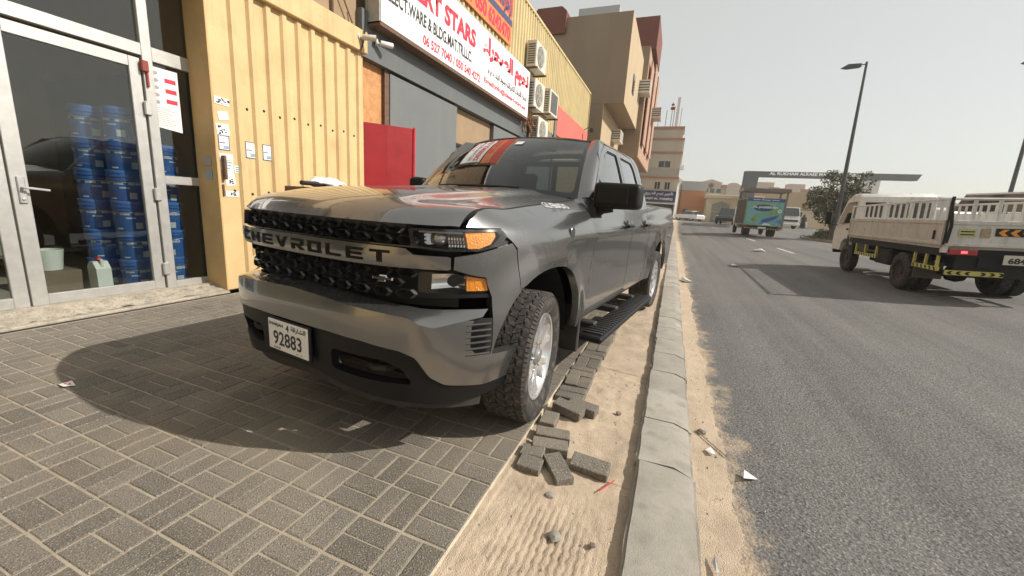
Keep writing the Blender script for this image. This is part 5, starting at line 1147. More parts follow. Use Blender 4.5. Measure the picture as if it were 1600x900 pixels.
MB().add([(x-13, y-34, .12) for x, y in op], [tuple(range(k))]).build('soil', mat('island_soil', (.20, .16, .10), .95, var=.25, scale=2, bump=.6, bscale=20), isl, 0)
def leafmat(n, c): return mat(n, c, .6, var=.4, scale=.9, spec=.3)
LEAFS = [leafmat('leaf_dull_green', (.085, .095, .05)), leafmat('leaf_olive', (.14, .14, .075)), leafmat('leaf_dark', (.050, .058, .03)), leafmat('leaf_pale', (.23, .20, .13))]
def leaves(clumps, n, size, seed, squash=1.):
    rr = random.Random(seed); mb = MB()
    for (c, r) in clumps:
        c = Vector(c)
        for _ in range(int(n*r*r)):
            d = Vector((rr.gauss(0, 1), rr.gauss(0, 1), rr.gauss(0, 1)*squash)).normalized()*r*rr.uniform(.35, 1.05)**.6; p = c+d
            u = Vector((rr.gauss(0, 1), rr.gauss(0, 1), rr.gauss(0, 1))).normalized(); w = u.orthogonal().normalized(); w = Matrix.Rotation(rr.uniform(0, 6), 3, u) @ w; s_ = size*rr.uniform(.6, 1.4)
            mb.quad(p-u*s_, p+w*s_*.45, p+u*s_, p-w*s_*.45, mi=rr.choices((0, 1, 2, 3), (4, 3, 3, 1))[0])
    return mb
tr = root('tree', (9.95, 33.2, .3), 'wide ragged olive green tree on the island behind the flatbed', 'tree')
rr = random.Random(21); mb = MB(); clumps = []
mb.tube([(0, 0, -.1), (.05, .02, .5), (.0, .05, 1.0)], [.17, .13, .11], 8)
for q in range(9):
    a = 2*PI*q/9+rr.uniform(-.3, .3); R_ = rr.uniform(.9, 1.6); zt = rr.uniform(1.0, 3.5)
    e = Vector((R_*math.cos(a)*1.05, R_*math.sin(a), zt)); m1 = Vector((e.x*.45, e.y*.45, .6+zt*.45)); mb.tube([(0, 0, .4+.06*q), m1, e], [.07, .05, .02], 5); clumps.append((e, rr.uniform(.5, .8))); clumps.append((m1+Vector((0, 0, .35)), .5))
    for t in range(2): e2 = e+Vector((rr.gauss(0, .5), rr.gauss(0, .5), rr.gauss(.15, .45))); mb.tube([e, e2], [.025, .01], 4); clumps.append((e2, rr.uniform(.28, .5)))
for q in range(7): e2 = Vector((rr.gauss(.3, .8), rr.gauss(0, .6), rr.uniform(3.5, 4.4))); mb.tube([(e2.x*.4, e2.y*.4, 2.4), e2], [.02, .006], 4); clumps.append((e2, .22))
mb.build('trunk', mat('bark', (.12, .09, .065), .9, var=.3, scale=8), tr); leaves(clumps, 640, .095, 5).build('crown', LEAFS, tr, 0)
tr2 = root('tree', (13.6, 34.5, .3), 'second olive tree on the island, behind the flatbed load rails', 'tree')
mb = MB(); clumps = []; mb.tube([(0, 0, -.1), (0, .05, 1.3)], [.15, .1], 8)
for q in range(8):
    a = 2*PI*q/8; e = Vector((1.3*math.cos(a), 1.2*math.sin(a), rr.uniform(1.4, 2.6))); mb.tube([(0, 0, 1.0), e*.5+Vector((0, 0, .6)), e], [.06, .04, .02], 5); clumps += [(e, rr.uniform(.5, .75)), (e*.55+Vector((0, 0, .9)), .5)]
mb.build('trunk', mat('bark', (0, 0, 0)), tr2); leaves(clumps, 520, .085, 9).build('crown', LEAFS, tr2, 0)
for i, (x, y, s_, lab) in enumerate(((9.6, 33.6, .55, 'low dark shrub at the left tip of the island'), (11.2, 31.5, .45, 'low shrub on the island beside the lamp foot'))):
    b_ = root('shrub', (x, y, .33), lab, 'shrub', 'low shrubs on the island'); leaves([((rr.gauss(0, .3), rr.gauss(0, .3), rr.uniform(.1, .6)*s_*1.4), s_*.7) for _ in range(6)], 900, .07, 30+i).build('foliage', LEAFS, b_, 0); MB().tube([(0, 0, -.1), (0, 0, .3)], .03, 5).build('stem', mat('bark', (0, 0, 0)), b_)
rr = random.Random(77); mb = MB()
for _ in range(5200):
    x, y = rr.uniform(8.8, 16), rr.uniform(29.4, 37)
    if not inside((x, y), op) or (x-cen.x)**2+(y-cen.y)**2 < 0: continue
    h = rr.uniform(.08, .22); a = rr.uniform(0, PI); dx, dy = .03*math.cos(a), .03*math.sin(a); mb.add([(x-dx, y-dy, .34), (x+dx, y+dy, .34), (x+rr.gauss(0, .06), y+rr.gauss(0, .06), .34+h)], [(0, 1, 2)], rr.randrange(2))
tag(mb.build('grass', [leafmat('grass_green', (.075, .115, .03)), leafmat('grass_yellow', (.15, .155, .055))], None, 0), kind='stuff')
# ------------------------------------------------------------------ vehicles
def vwheel(parent, x, y, z, R, w, m=None, name='wheel', rimm=None):
    """small road wheel, axle along local X"""
    e = empty(name, (x, y, z)); e.parent = parent
    MB().lathe([(R*.58, -w/2+.01), (R*.66, -w/2), (R*.92, -w/2+.005), (R, -w*.36), (R, w*.36), (R*.92, w/2-.005), (R*.66, w/2), (R*.58, w/2-.01)], 32, 'X').build('tyre', M['rubber'], e, 50)
    mb = MB(); mb.lathe([(R*.58, -w/2+.02), (R*.5, -w*.25), (R*.2, -w*.18), (R*.16, -w*.34), (0, -w*.34)], 20, 'X'); mb.lathe([(R*.58, w/2-.02), (R*.5, w*.25), (R*.2, w*.18), (R*.16, w*.34), (0, w*.34)], 20, 'X'); mb.build('rim', rimm or DUSTY, e, 40); return e
BEIGE = mat('beige_truck_paint', (.50, .475, .435), .5, var=.1, scale=3, spec=.4, speck=[(9, .58, .72, (.26, .22, .17), .6)], streak=((.24, .20, .15), .6, 7)); TRW = mat('white_truck_paint', (.62, .61, .58), .45, var=.08, scale=3, speck=[(11, .6, .74, (.36, .32, .26), .6)], streak=((.38, .33, .26), .55, 8))
HAZY = mat('hazard_yellow', (.55, .50, .14), .6, var=.1, scale=8); CHASS = mat('chassis_black', (.014, .014, .015), .8, var=.3)
# flatbed: local y forward, x right
ft_ = tag(empty('flatbed_truck', (5.379, 10.607, .165)), 'beige flatbed truck with railed sides driving away on the right', 'truck'); ft_.rotation_euler = (0, -.045, .0034)
WB, RO, XF, ZB, HS, HW = 2.925, 1.336, 2.679, .976, .44, .93
for sx_ in (-1, 1):
    vwheel(ft_, sx_*.76, WB, .375, .375, .20)
    vwheel(ft_, sx_*.80, 0, .375, .375, .20); vwheel(ft_, sx_*.57, 0, .375, .375, .20)
MB().tube([(-.75, 0, .375), (.75, 0, .375)], .07, 8).lathe([(0, -.16), (.14, -.12), (.17, 0), (.14, .12), (0, .16)], 14, 'X', (0, 0, .375)).build('rear_axle', CHASS, ft_)
MB().box2((-.42, -RO, .62), (-.32, 3.3, .80)).box2((.32, -RO, .62), (.42, 3.3, .80)).build('chassis_rail', CHASS, ft_, 0); MB().box2((-.9, -RO+.05, .80), (.9, XF, .95)).build('subframe', CHASS, ft_, 0); MB().box2((-.86, .55, .42), (-.45, 1.25, .78), .03).build('fuel_tank', CHASS, ft_); MB().box2((.45, .5, .4), (.85, 1.6, .78), .03).build('battery_box', CHASS, ft_)
MB().tube([(-.5, -.9, .45), (-.5, 2.3, .42)], .05, 8).build('exhaust', CHASS, ft_); MB().box2((-.70, -RO+.03, .46), (.70, -RO+.08, .93)).build('rear_apron', CHASS, ft_, 0)
MB().box2((-HW, -RO, .93), (HW, XF, ZB)).build('bed_floor', BEIGE, ft_, 0)
def sideboard(name, a, b, m):
    a = Vector(a); b = Vector(b); d = (b-a); L_ = d.length; e = empty(name, a, math.atan2(d.y, d.x)); e.parent = ft_
    MB().box2((0, -.02, 0), (L_, .02, HS)).build('board', m, e, 0); mb = MB()
    MB().box2((0, -.035, HS-.07), (L_, .035, HS), .008).box2((0, -.035, 0), (L_, .035, .06), .008).build('rim_rail', m, e)
    for x in (.03, L_-.03): MB().box2((x-.025, -.034, 0), (x+.025, .034, HS)).build('end_stile', m, e, 0)
    return e
lb = sideboard('side_board', (-HW, XF, ZB), (-HW, -RO, ZB), BEIGE); rb2 = sideboard('side_board', (HW, -RO, ZB), (HW, XF, ZB), BEIGE); tg = sideboard('tailgate', (-HW, -RO-.03, ZB), (HW, -RO-.03, ZB), TRW)
MB().box2((3.75, -.041, .10), (3.80, -.030, .26), .004).build('latch', CHASS, lb)
def rail(a, b, name, n, h0, h1, m):
    e = empty(name, (0, 0, 0)); e.parent = ft_; a = Vector(a); b = Vector(b)
    MB().tube([a+Vector((0, 0, h0)), b+Vector((0, 0, h1))], .022, 6).build('top_rail', m, e)
    for k in range(n+1):
        p = a.lerp(b, k/n); h = h0+(h1-h0)*k/n; u = (b-a).normalized(); mb = MB()
        mb.add([p-u*.024+Vector((dx, 0, z)) if abs(u.x) < .5 else p-u*.024+Vector((0, dx, z)) for z in (0, h) for dx in (-.012, .012)]+[p+u*.024+Vector((dx, 0, z)) if abs(u.x) < .5 else p+u*.024+Vector((0, dx, z)) for z in (0, h) for dx in (-.012, .012)], [(0, 1, 3, 2), (4, 6, 7, 5), (0, 2, 6, 4), (1, 5, 7, 3), (2, 3, 7, 6)]); mb.build('rail_bar', m, e, 0)
    return e
zt_ = ZB+HS
rail((-HW, XF, zt_), (-HW, -RO, zt_), 'side_rail', 17, .30, .36, TRW); rail((HW, XF, zt_), (HW, -RO, zt_), 'side_rail', 17, .36, .36, TRW); rail((-HW, -RO, zt_), (HW, -RO, zt_), 'tail_rail', 6, .36, .36, TRW)
MB().box2((-HW-.012, -RO-.05, ZB+.02), (-HW+.022, -RO+.0, zt_+.40), .01).build('corner_post', CHASS, ft_); 
MB().tube([(-HW-.02, -RO-.07, zt_+.3), (-HW+.02, -RO-.09, zt_-.1), (-HW-.0, -RO-.08, ZB+.05)], .025, 6).build('hanging_chain', CHASS, ft_)
# cab
cp = [(2.78, .62), (2.78, 1.98), (2.92, 2.07), (3.35, 2.06), (3.62, 1.93), (3.98, 1.22), (4.06, .98), (4.06, .52), (3.45, .52), (3.40, .74), (3.18, .86), (2.80, .86)]
cabm = MB(); n = len(cp); rows = []
for x, sc in ((-.845, .97), (-.80, 1.0), (.80, 1.0), (.845, .97)):
    cz = 1.2; cyy = 3.4; rows.append([(x*(1-.10*max(0, (z-1.2)/.85)), cyy+(y-cyy)*sc, cz+(z-cz)*sc) for y, z in cp])
V = [p for r in rows for p in r]; cabm.add(V, [(i*n+j, i*n+(j+1) % n, (i+1)*n+(j+1) % n, (i+1)*n+j) for i in range(3) for j in range(n)]+[tuple(range(n))[::-1], tuple(range(3*n, 4*n))])
cabm.build('cab', TRW, ft_, 40)
gl_ = mat('vehicle_glass', (.018, .022, .022), .05, var=.2, spec=.7, coat=.5)
for sg in (-1, 1):
    xx = lambda z: sg*(.852*(1-.10*max(0, (z-1.2)/.85))+.004)
    MB().add([(xx(z), y, z) for y, z in ((2.92, 1.30), (3.82, 1.26), (3.60, 1.72), (3.48, 1.84), (2.92, 1.86))], [(0, 1, 2, 3, 4)]).build('side_window', gl_, ft_, 0)
    MB().box2((sg*.845, 2.90, .72), (sg*.856, 3.0, 1.0)).build('door_seam', CHASS, ft_, 0); MB().box2((sg*.85, 2.96, 1.10), (sg*.875, 3.12, 1.15), .008).build('door_handle', CHASS, ft_)
    MB().tube([(sg*.86, 3.78, 1.22), (sg*1.05, 3.92, 1.25), (sg*1.06, 3.92, 1.62)], .014, 6).box2((sg*1.0, 3.86, 1.25), (sg*1.15, 3.95, 1.62), .03).build('cab_mirror', CHASS, ft_)
    MB().box2((sg*.86, 2.5, .42), (sg*.80, 2.6, .95)).build('mud_guard', CHASS, ft_, 0)
for x0, x1 in ((-.66, -.24), (-.18, .24), (.30, .66)): MB().box2((x0, 2.765, 1.46), (x1, 2.785, 1.84), .01).build('rear_cab_window', gl_, ft_)
MB().box2((-.80, 4.03, .42), (.80, 4.10, .60), .02).build('front_bumper', CHASS, ft_); MB().add([(-.70, 4.0, 1.24), (.70, 4.0, 1.24), (.62, 3.66, 1.90), (-.62, 3.66, 1.90)], [(0, 1, 2, 3)]).build('windscreen', gl_, ft_, 0)
# under-run guards with hazard stripes
def guard(x, y0, y1, z0, z1, uprights):
    e = empty('side_guard', (x, 0, 0)); e.parent = ft_; mb = MB(); mk = MB(); n = int((y1-y0)/.12)
    MB().box2((-.02, y0, z0-.035), (.02, y1, z0+.035)).build('guard_bar', HAZY, e, 0)
    for k in range(n): y = y0+(y1-y0)*(k+.2)/n; mk.add([(-.022 if x < 0 else .022, y+a, z0+b) for a, b in ((0, -.03), (.05, -.03), (.085, .03), (.035, .03))], [(0, 1, 2, 3)])
    tag(mk.build('stripe', CHASS, e, 0), kind='stuff')
    for u in uprights: MB().box2((-.018, u-.02, z0), (.018, u+.02, z1)).build('upright', HAZY, e, 0)
for sg in (-1, 1): guard(sg*.88, 1.1, 2.25, .56, .93, (1.12, 1.7, 2.22)); guard(sg*.88, -1.25, -.45, .56, .93, (-1.2, -.85, -.47))
e = empty('rear_guard', (0, -RO-.02, 0)); e.parent = ft_; MB().box2((-.84, -.04, .48), (-.10, .0, .56)).build('guard_bar', HAZY, e, 0); mk = MB()
for k in range(6): s_ = -1 if k < 3 else 1; x = -.74+k*.115; mk.add([(x+a*s_, -.043, .52+b) for a, b in ((0, -.03), (.05, -.03), (.085, 0), (.05, .03), (0, .03), (.035, 0))], [(0, 1, 2, 3, 4, 5)])
tag(mk.build('stripe', CHASS, e, 0), kind='stuff')
MB().box2((-.88, -.92, .30), (-.45, -.90, .62)).build('mud_flap', M['acdark'], ft_, 0).location = (0, .4, 0)
# chevrons, plates, lamp
ol = mat('chevron_orange', (.75, .30, .03), .5); mb = MB(); MB().box2((-.32, -RO-.062, ZB+.19), (.60, -RO-.056, ZB+.32)).build('chevron_board', CHASS, ft_, 0)
for k in range(6): x = -.29+k*.145; mb.add([(x+a, -RO-.064, ZB+.25+b) for a, b in ((0, 0), (.06, -.055), (.13, -.055), (.07, 0), (.13, .055), (.06, .055))], [(0, 1, 2, 3), (0, 3, 4, 5)])
mb.build('chevron', ol, ft_, 0)
pl2 = MB().box2((-.78, -RO-.061, ZB+.17), (-.56, -RO-.056, ZB+.30)).build('yellow_notice', mat('notice_yellow', (.52, .50, .24), .6, var=.15, scale=30), ft_, 0); pl3 = MB().box2((-.50, -RO-.061, ZB+.16), (-.38, -RO-.056, ZB+.31)).build('brown_notice', mat('notice_brown', (.38, .30, .20), .6, var=.4, scale=40), ft_, 0)
mb = MB()
for k in range(2): mb.box2((-.76, -RO-.0625, ZB+.195+.05*k), (-.58, -RO-.061, ZB+.215+.05*k))
mb.build('notice_print', CHASS, pl2, 0)
MB().box2((-.86, -RO-.07, .83), (-.48, -RO-.02, .93), .01).build('tail_lamp', mat('tail_red', (0, 0, 0)), ft_); MB().box2((-.70, -RO-.076, .86), (-.62, -RO-.07, .90), .003).build('lit_brake_lamp', mat('lit_red', (1, .08, .10), .4, emit=2.5), ft_)
pp = MB().box2((-.165, -RO-.10, .70), (.30, -RO-.085, .86), .004).build('number_plate', mat('plate_pale', (.62, .60, .50), .5), ft_, 0); text('plate_number', '68420', (-.11, -RO-.10, .72), .36, .10, (1, 0, 0), (0, 0, 1), M['signblack'], pp, bold=.04)
MB().box2((-.93, -RO-.05, .86), (-.87, -RO+.05, .97)).build('corner_bracket', TRW, ft_, 0)
# painted box van: rear face spans (4.65,32.5)-(7.1,33.5)
bd_ = Vector((1, .03, 0)).normalized(); bt2 = tag(empty('box_truck', (5.87, 33.15, .24), math.atan2(bd_.y, bd_.x)), 'small box truck with a green and blue painted rear, driving away', 'truck')
BWD, BL_, BZ0, BZ1 = 1.17, 3.9, .74, 2.66
art = mat('van_art', (.10, .30, .33), .5, var=.0)
nt = art.node_tree; N_ = nt.nodes; L_ = nt.links; b_ = N_['Principled BSDF']; tcx = N_.new('ShaderNodeTexCoord'); nz_ = N_.new('ShaderNodeTexNoise'); nz_.inputs['Scale'].default_value = 1.5; nz_.inputs['Detail'].default_value = 3; L_.new(tcx.outputs['Object'], nz_.inputs['Vector'])
rmp = N_.new('ShaderNodeValToRGB'); cr = rmp.color_ramp; cr.elements[0].position = .33; cr.elements[0].color = (.10, .22, .44, 1); cr.elements[1].position = .68; cr.elements[1].color = (.15, .32, .13, 1)
for p_, c_ in ((.44, (.22, .46, .50)), (.52, (.16, .40, .34)), (.60, (.22, .40, .22))): q_ = cr.elements.new(p_); q_.color = (*c_, 1)
L_.new(nz_.outputs[0], rmp.inputs[0]); L_.new(rmp.outputs[0], b_.inputs['Base Color'])
MB().box2((-BWD, 0, BZ0), (BWD, BL_, BZ1)).build('box_body', mat('van_box_grey', (.20, .20, .20), .6), bt2, 0); rp3 = MB().box2((-BWD+.04, -.02, BZ0+.02), (BWD-.04, 0, BZ1-.02)).build('painted_rear_panel', art, bt2, 0)
MB().box2((-BWD+.04, -.025, BZ1-.24), (BWD-.04, -.02, BZ1-.02)).build('blue_header', mat('van_blue', (.05, .09, .28), .5), rp3, 0); MB().prism([(-.1+.62*math.cos(a), 1.98+.24*math.sin(a)) for a in np.linspace(0, 2*PI, 20)[:-1]], 'Y', -.026, -.02).build('blue_oval', mat('van_oval', (.03, .07, .17), .5), rp3, 0)
text('van_header', 'Mobile  Message  Advert', (-.8, -.025, BZ1-.18), 1.6, .10, (1, 0, 0), (0, 0, 1), M['signwhite'], rp3, bold=.03); text('van_name', 'AL JAZEERAH', (-.75, -.027, 1.93), 1.5, .17, (1, 0, 0), (0, 0, 1), M['signwhite'], rp3, bold=.05)
MB().lathe([(.06, -.03), (.13, -.03), (.13, -.02), (.06, -.02)], 16, 'Y', (.92, 0, 1.80), True).build('round_logo', M['signwhite'], rp3); MB().prism([(-.05, .95), (.25, 1.0), (.75, 1.25), (.95, 1.55), (.55, 1.42), (.1, 1.25), (-.1, 1.15)], 'Y', -.024, -.02).build('blue_wave', mat('van_wave', (.04, .13, .38), .5), rp3, 0); MB().prism([(-.05, .80), (.55, .80), (.45, .92), (.1, .95)], 'Y', -.025, -.02).build('white_swash', M['signwhite'], rp3, 0); MB().prism([(-.62+.14*math.cos(a), 1.15+.12*math.sin(a)) for a in np.linspace(0, 2*PI, 9)[:-1]], 'Y', -.024, -.02).build('brown_spot', mat('van_brown', (.28, .20, .11), .6), rp3, 0)
for k in range(12): MB().box2((-BWD-.015, .25+k*.3, BZ0+.1), (-BWD, .33+k*.3, BZ1-.1)).build('side_rib', CHASS, bt2, 0)
MB().box2((-1.0, BL_+.05, .45), (1.0, BL_+1.6, 2.2), .12).build('cab', TRW, bt2); MB().box2((-1.02, BL_+.5, 1.3), (1.02, BL_+1.3, 1.95), .05).build('cab_window', gl_, bt2)
MB().box2((-.5, 0, .5), (.5, BL_, .74)).build('chassis', CHASS, bt2, 0); MB().box2((-1.12, -.05, .48), (1.12, .05, .72)).build('rear_beam', CHASS, bt2, 0); mk = MB()
for k in range(14): mk.add([(-1.1+k*.16+a, -.055, .50+b) for a, b in ((0, 0), (.06, 0), (.11, .09), (.05, .09))], [(0, 1, 2, 3)])
tag(mk.build('hazard_stripe', HAZY, bt2, 0), kind='stuff')
for x in (-1.05, 1.05): MB().box2((x-.12, -.07, .60), (x+.12, -.05, .70)).build('tail_lamp', mat('tail_red', (0, 0, 0)), bt2, 0)
MB().box2((-.25, -.06, .55), (.25, -.05, .66)).build('number_plate', M['white'], bt2, 0)
for x, y in ((-.92, .9), (.92, .9), (-.68, .9), (.68, .9), (-.95, 4.6), (.95, 4.6)): vwheel(bt2, x, y, .36, .36, .22)
# generic car made of profile sections: y forward
def car(name, loc, rz, paint, L_, Wd, prof, roofp_, label, cat, group=None):
    r = tag(empty(name, loc, rz), label, cat, group); hw = Wd/2; mb = MB(); n = len(prof); V = []
    for x, s_ in ((-hw, .93), (-hw*.93, 1.0), (hw*.93, 1.0), (hw, .93)): V += [(x*(1 if z < .9 else 1), y*s_ if abs(x) > hw*.95 else y, .55+(z-.55)*(.94 if abs(x) > hw*.95 else 1)) for y, z in prof]
    mb.add(V, [(i*n+j, i*n+(j+1) % n, (i+1)*n+(j+1) % n, (i+1)*n+j) for i in range(3) for j in range(n)]+[tuple(range(n))[::-1], tuple(range(3*n, 4*n))]); mb.build('body', paint, r, 40)
    m = len(roofp_); mb = MB(); V = []
    for x, k_ in ((-1, 1), (1, 1)): V += [(x*hw*(.90 if z < prof_mid(roofp_) else .72), y, z) for y, z in roofp_]
    mb.add(V, [(j, (j+1) % m, m+(j+1) % m, m+j) for j in range(m)]+[tuple(range(m))[::-1], tuple(range(m, 2*m))]); mb.build('glasshouse', gl_, r, 30)
    top = max(z for _, z in roofp_); ry = [y for y, z in roofp_ if z > top-.08]; MB().box2((-hw*.74, min(ry)-.03, top-.05), (hw*.74, max(ry)+.03, top+.03), .03).build('roof', paint, r)
    for x in (-1, 1):
        for y in (-L_*.29, L_*.30): vwheel(r, x*(hw-.12), y, .32, .32, .2, rimm=SIL)
    for x in (-1, 1): MB().box2((x*hw*.9-.12, L_/2-.12, .62), (x*hw*.9+.02, L_/2-.02, .80), .02).build('headlight', CHR, r); MB().box2((x*hw*.9-.1, -L_/2+.0, .70), (x*hw*.9+.02, -L_/2+.1, .95), .02).build('tail_lamp', mat('tail_red', (0, 0, 0)), r); MB().box2((x*hw-.02, .55, .92), (x*(hw+.2), .68, 1.06), .03).build('door_mirror', CHASS, r)
    MB().box2((-.26, L_/2-.03, .42), (.26, L_/2+.01, .53)).build('number_plate', M['white'], r, 0); MB().box2((-.26, -L_/2-.01, .55), (.26, -L_/2+.03, .66)).build('number_plate', M['white'], r, 0); MB().box2((-hw*.6, L_/2-.04, .58), (hw*.6, L_/2+.0, .74), .01).build('grille', CHASS, r)
    return r
def prof_mid(p): z = [q[1] for q in p]; return (min(z)+max(z))/2
DK = mat('dark_wagon_paint', (.03, .032, .035), .3, coat=1, var=.1); WHC = mat('white_car_paint', (.72, .72, .72), .3, coat=.8, var=.05); SAND = mat('silver_car_paint', (.40, .41, .42), .4, coat=.6)
suvp = [(-2.3, .35), (-2.35, .95), (-2.2, 1.08), (1.0, 1.08), (2.2, .92), (2.35, .7), (2.3, .35)]; suvr = [(-2.2, 1.05), (1.25, 1.05), (.55, 1.72), (-1.95, 1.74)]
sedp = [(-2.2, .3), (-2.25, .75), (-2.1, .92), (1.0, .90), (2.1, .78), (2.25, .6), (2.2, .3)]; sedr = [(-1.75, .90), (1.1, .88), (.35, 1.38), (-1.0, 1.40)]
car('parked_wagon', (5.75, 52.6, .68), PI-.25, DK, 4.6, 1.9, suvp, suvr, 'dark wagon parked facing out before the cream gatehouse', 'car')
car('parked_sedan', (2.2, 67.5, .70), .75, WHC, 4.4, 1.8, sedp, sedr, 'white sedan parked at an angle by the orange building', 'car')
#car('parked_sedan', (.3, 70.5, .70), PI/2-.2, SAND, 4.4, 1.8, sedp, sedr, 'dull silver sedan at the left end by the orange building', 'car')
car('parked_van', (12.0, 20.4, .3), PI+.25, WHC, 4.7, 2.0, [(y, z+.75 if z > .5 else z) for y, z in suvp], [(y, z+.85) for y, z in suvr], 'pale high-roofed van beyond the flatbed tailgate at the right edge', 'car')
car('parked_van', (15.6, 35.5, .3), PI+.5, WHC, 5.0, 2.1, [(y, z+1.4 if z > .5 else z) for y, z in suvp], [(y, z+1.6) for y, z in suvr], 'white van parked far behind the flatbed rails', 'van')
# white lorry facing us
wl2 = tag(empty('white_lorry', (12.0, 54.6, .66), PI+.2), 'white lorry cab facing the camera beside the boundary wall', 'lorry')
cpp = [(-.9, .45), (-.9, 2.35), (.35, 2.4), (.75, 1.35), (.85, .9), (.85, .45)]; MB().prism(cpp, 'X', -1.0, 1.0).build('cab', TRW, wl2, 0); MB().add([(-.88, .39, 2.3), (.88, .39, 2.3), (.92, .765, 1.42), (-.92, .765, 1.42)], [(0, 1, 2, 3)]).build('windscreen', gl_, wl2, 0).location = (0, .012, .012)
MB().box2((-.8, .84, .8), (.8, .87, 1.0)).build('grille', CHASS, wl2, 0); MB().box2((-1.02, .8, .35), (1.02, .95, .58), .03).build('front_bumper', TRW, wl2); MB().box2((-1.0, -5.2, .8), (1.0, -1.0, 1.1)).build('load_bed', TRW, wl2, 0)
for x in (-1, 1): MB().box2((x*.95, .82, .60), (x*.68, .88, .76), .01).build('headlight', CHR, wl2); MB().box2((x*1.02, .45, 1.4), (x*1.22, .55, 1.9), .02).build('door_mirror', CHASS, wl2); vwheel(wl2, x*.85, 0, .4, .4, .25); vwheel(wl2, x*.85, -4, .4, .4, .25)
# ------------------------------------------------------------------ the walker
def person(loc, rz, label):
    r = tag(empty('person', loc, rz), label, 'person')
    J = {'hip': (0, 0, .93), 'ch': (0, .01, 1.32), 'nk': (0, .02, 1.46), 'hd': (0, .04, 1.56), 'ht': (0, .05, 1.70), 'ls': (-.19, .0, 1.40), 'le': (-.24, .02, 1.12), 'lh': (-.22, .12, .88), 'rs': (.19, 0, 1.40), 're': (.25, -.02, 1.12), 'rh': (.24, .06, .87),
         'lk': (-.10, .12, .50), 'la': (-.09, .02, .08), 'lt': (-.09, .16, .04), 'rk': (.10, .02, .50), 'ra': (.10, -.22, .12), 'rt': (.10, -.10, .04), 'lhp': (-.09, 0, .90), 'rhp': (.09, 0, .90)}
    E_ = [('hip', 'ch'), ('ch', 'nk'), ('nk', 'hd'), ('hd', 'ht'), ('ch', 'ls'), ('ls', 'le'), ('le', 'lh'), ('ch', 'rs'), ('rs', 're'), ('re', 'rh'), ('hip', 'lhp'), ('lhp', 'lk'), ('lk', 'la'), ('la', 'lt'), ('hip', 'rhp'), ('rhp', 'rk'), ('rk', 'ra'), ('ra', 'rt')]
    RD = {'hip': .15, 'ch': .17, 'nk': .06, 'hd': .10, 'ht': .09, 'ls': .075, 'le': .05, 'lh': .04, 'rs': .075, 're': .05, 'rh': .04, 'lk': .07, 'la': .05, 'lt': .04, 'rk': .07, 'ra': .05, 'rt': .04, 'lhp': .11, 'rhp': .11}
    ks = list(J); me = bpy.data.meshes.new('body'); me.from_pydata([J[k_] for k_ in ks], [(ks.index(a), ks.index(b)) for a, b in E_], []); o = bpy.data.objects.new('body', me); link(o, r)
    sm = o.modifiers.new('skin', 'SKIN'); sv = me.skin_vertices[0].data
    for i, k_ in enumerate(ks): sv[i].radius = (RD[k_], RD[k_]*.8); sv[i].use_root = (k_ == 'hip')
    o.modifiers.new('sub', 'SUBSURF').levels = 1; o.modifiers['sub'].render_levels = 1; me.materials.append(mat('dark_clothes', (.014, .014, .017), .85))
    MB().lathe([(.34, .16), (.30, .5), (.20, .95), (.19, 1.2), (.22, 1.38), (.09, 1.46)], 14).build('long_robe', mat('dark_clothes', (0, 0, 0)), r); MB().lathe([(0, 1.73), (.09, 1.70), (.125, 1.6), (.115, 1.5), (.15, 1.42)], 12, 'Z', (0, .03, 0)).build('head_scarf', mat('dark_clothes', (0, 0, 0)), r)
    return r
person((14.25, 57, .66), -.3, 'person in long dark robe walking along the wall holding a white bag')
bg = tag(empty('white_bag', (14.5, 56.9, .66)), 'white carrier bag hanging from the walker\'s hand', 'bag'); mb = MB(); mb.prism([(-.17, .25), (.17, .25), (.13, .80), (.03, .88), (-.03, .88), (-.12, .80)], 'Y', -.07, .07); mb.build('bag', M['white'], bg)
# ------------------------------------------------------------------ litter and stones
def litter(name, pts, z, m, label, cat, curl=.015):
    V = [(x, y, z+(curl if i % 2 else .002)) for i, (x, y) in enumerate(pts)]; n = len(V); V += [(x, y, zz-.0015) for x, y, zz in V]
    return tag(meshobj(name, V, [tuple(range(n)), tuple(range(2*n-1, n-1, -1))]+[(i, (i+1) % n, n+(i+1) % n, n+i) for i in range(n)], m, None, 0), label, cat)
litter('paper_scrap', [(-3.52, 1.15), (-3.44, 1.14), (-3.42, 1.19), (-3.50, 1.205)], .004, M['white'], 'small white wrapper with red print on the pavement', 'wrapper', .012)
tag(meshobj('red_print', [(-3.50, 1.165, .0125), (-3.45, 1.16, .0145), (-3.445, 1.18, .0145), (-3.49, 1.188, .0125)], [(0, 1, 2, 3)], M['signred'], bpy.data.objects['paper_scrap'], 0))
litter('paper_scrap', [(.54, 2.34), (.545, 2.28), (.625, 2.335), (.56, 2.365)], zr(.57)+.01, M['white'], 'white torn paper on the asphalt near the gutter', 'paper scrap', .02)
litter('flattened_carton', [(.32, 9.45), (.44, 9.2), (.56, 9.4), (.36, 9.65)], zr(.4)+.03, mat('pale_blue_card', (.50, .58, .60), .6), 'flattened pale blue carton in the gutter', 'carton', .05)
litter('white_bag', [(3.2, 19.3), (3.5, 19.1), (3.75, 19.3), (3.6, 19.6), (3.3, 19.5)], zr(3.5)+.02, M['white'], 'white plastic bag blown on the road, far one', 'plastic bag', .10)
litter('paper_scrap', [(1.75, 13.2), (1.92, 13.1), (1.97, 13.35), (1.8, 13.4)], zr(1.85)+.01, M['white'], 'white scrap on the road before the asphalt patch', 'paper scrap', .03)
rr = random.Random(31)
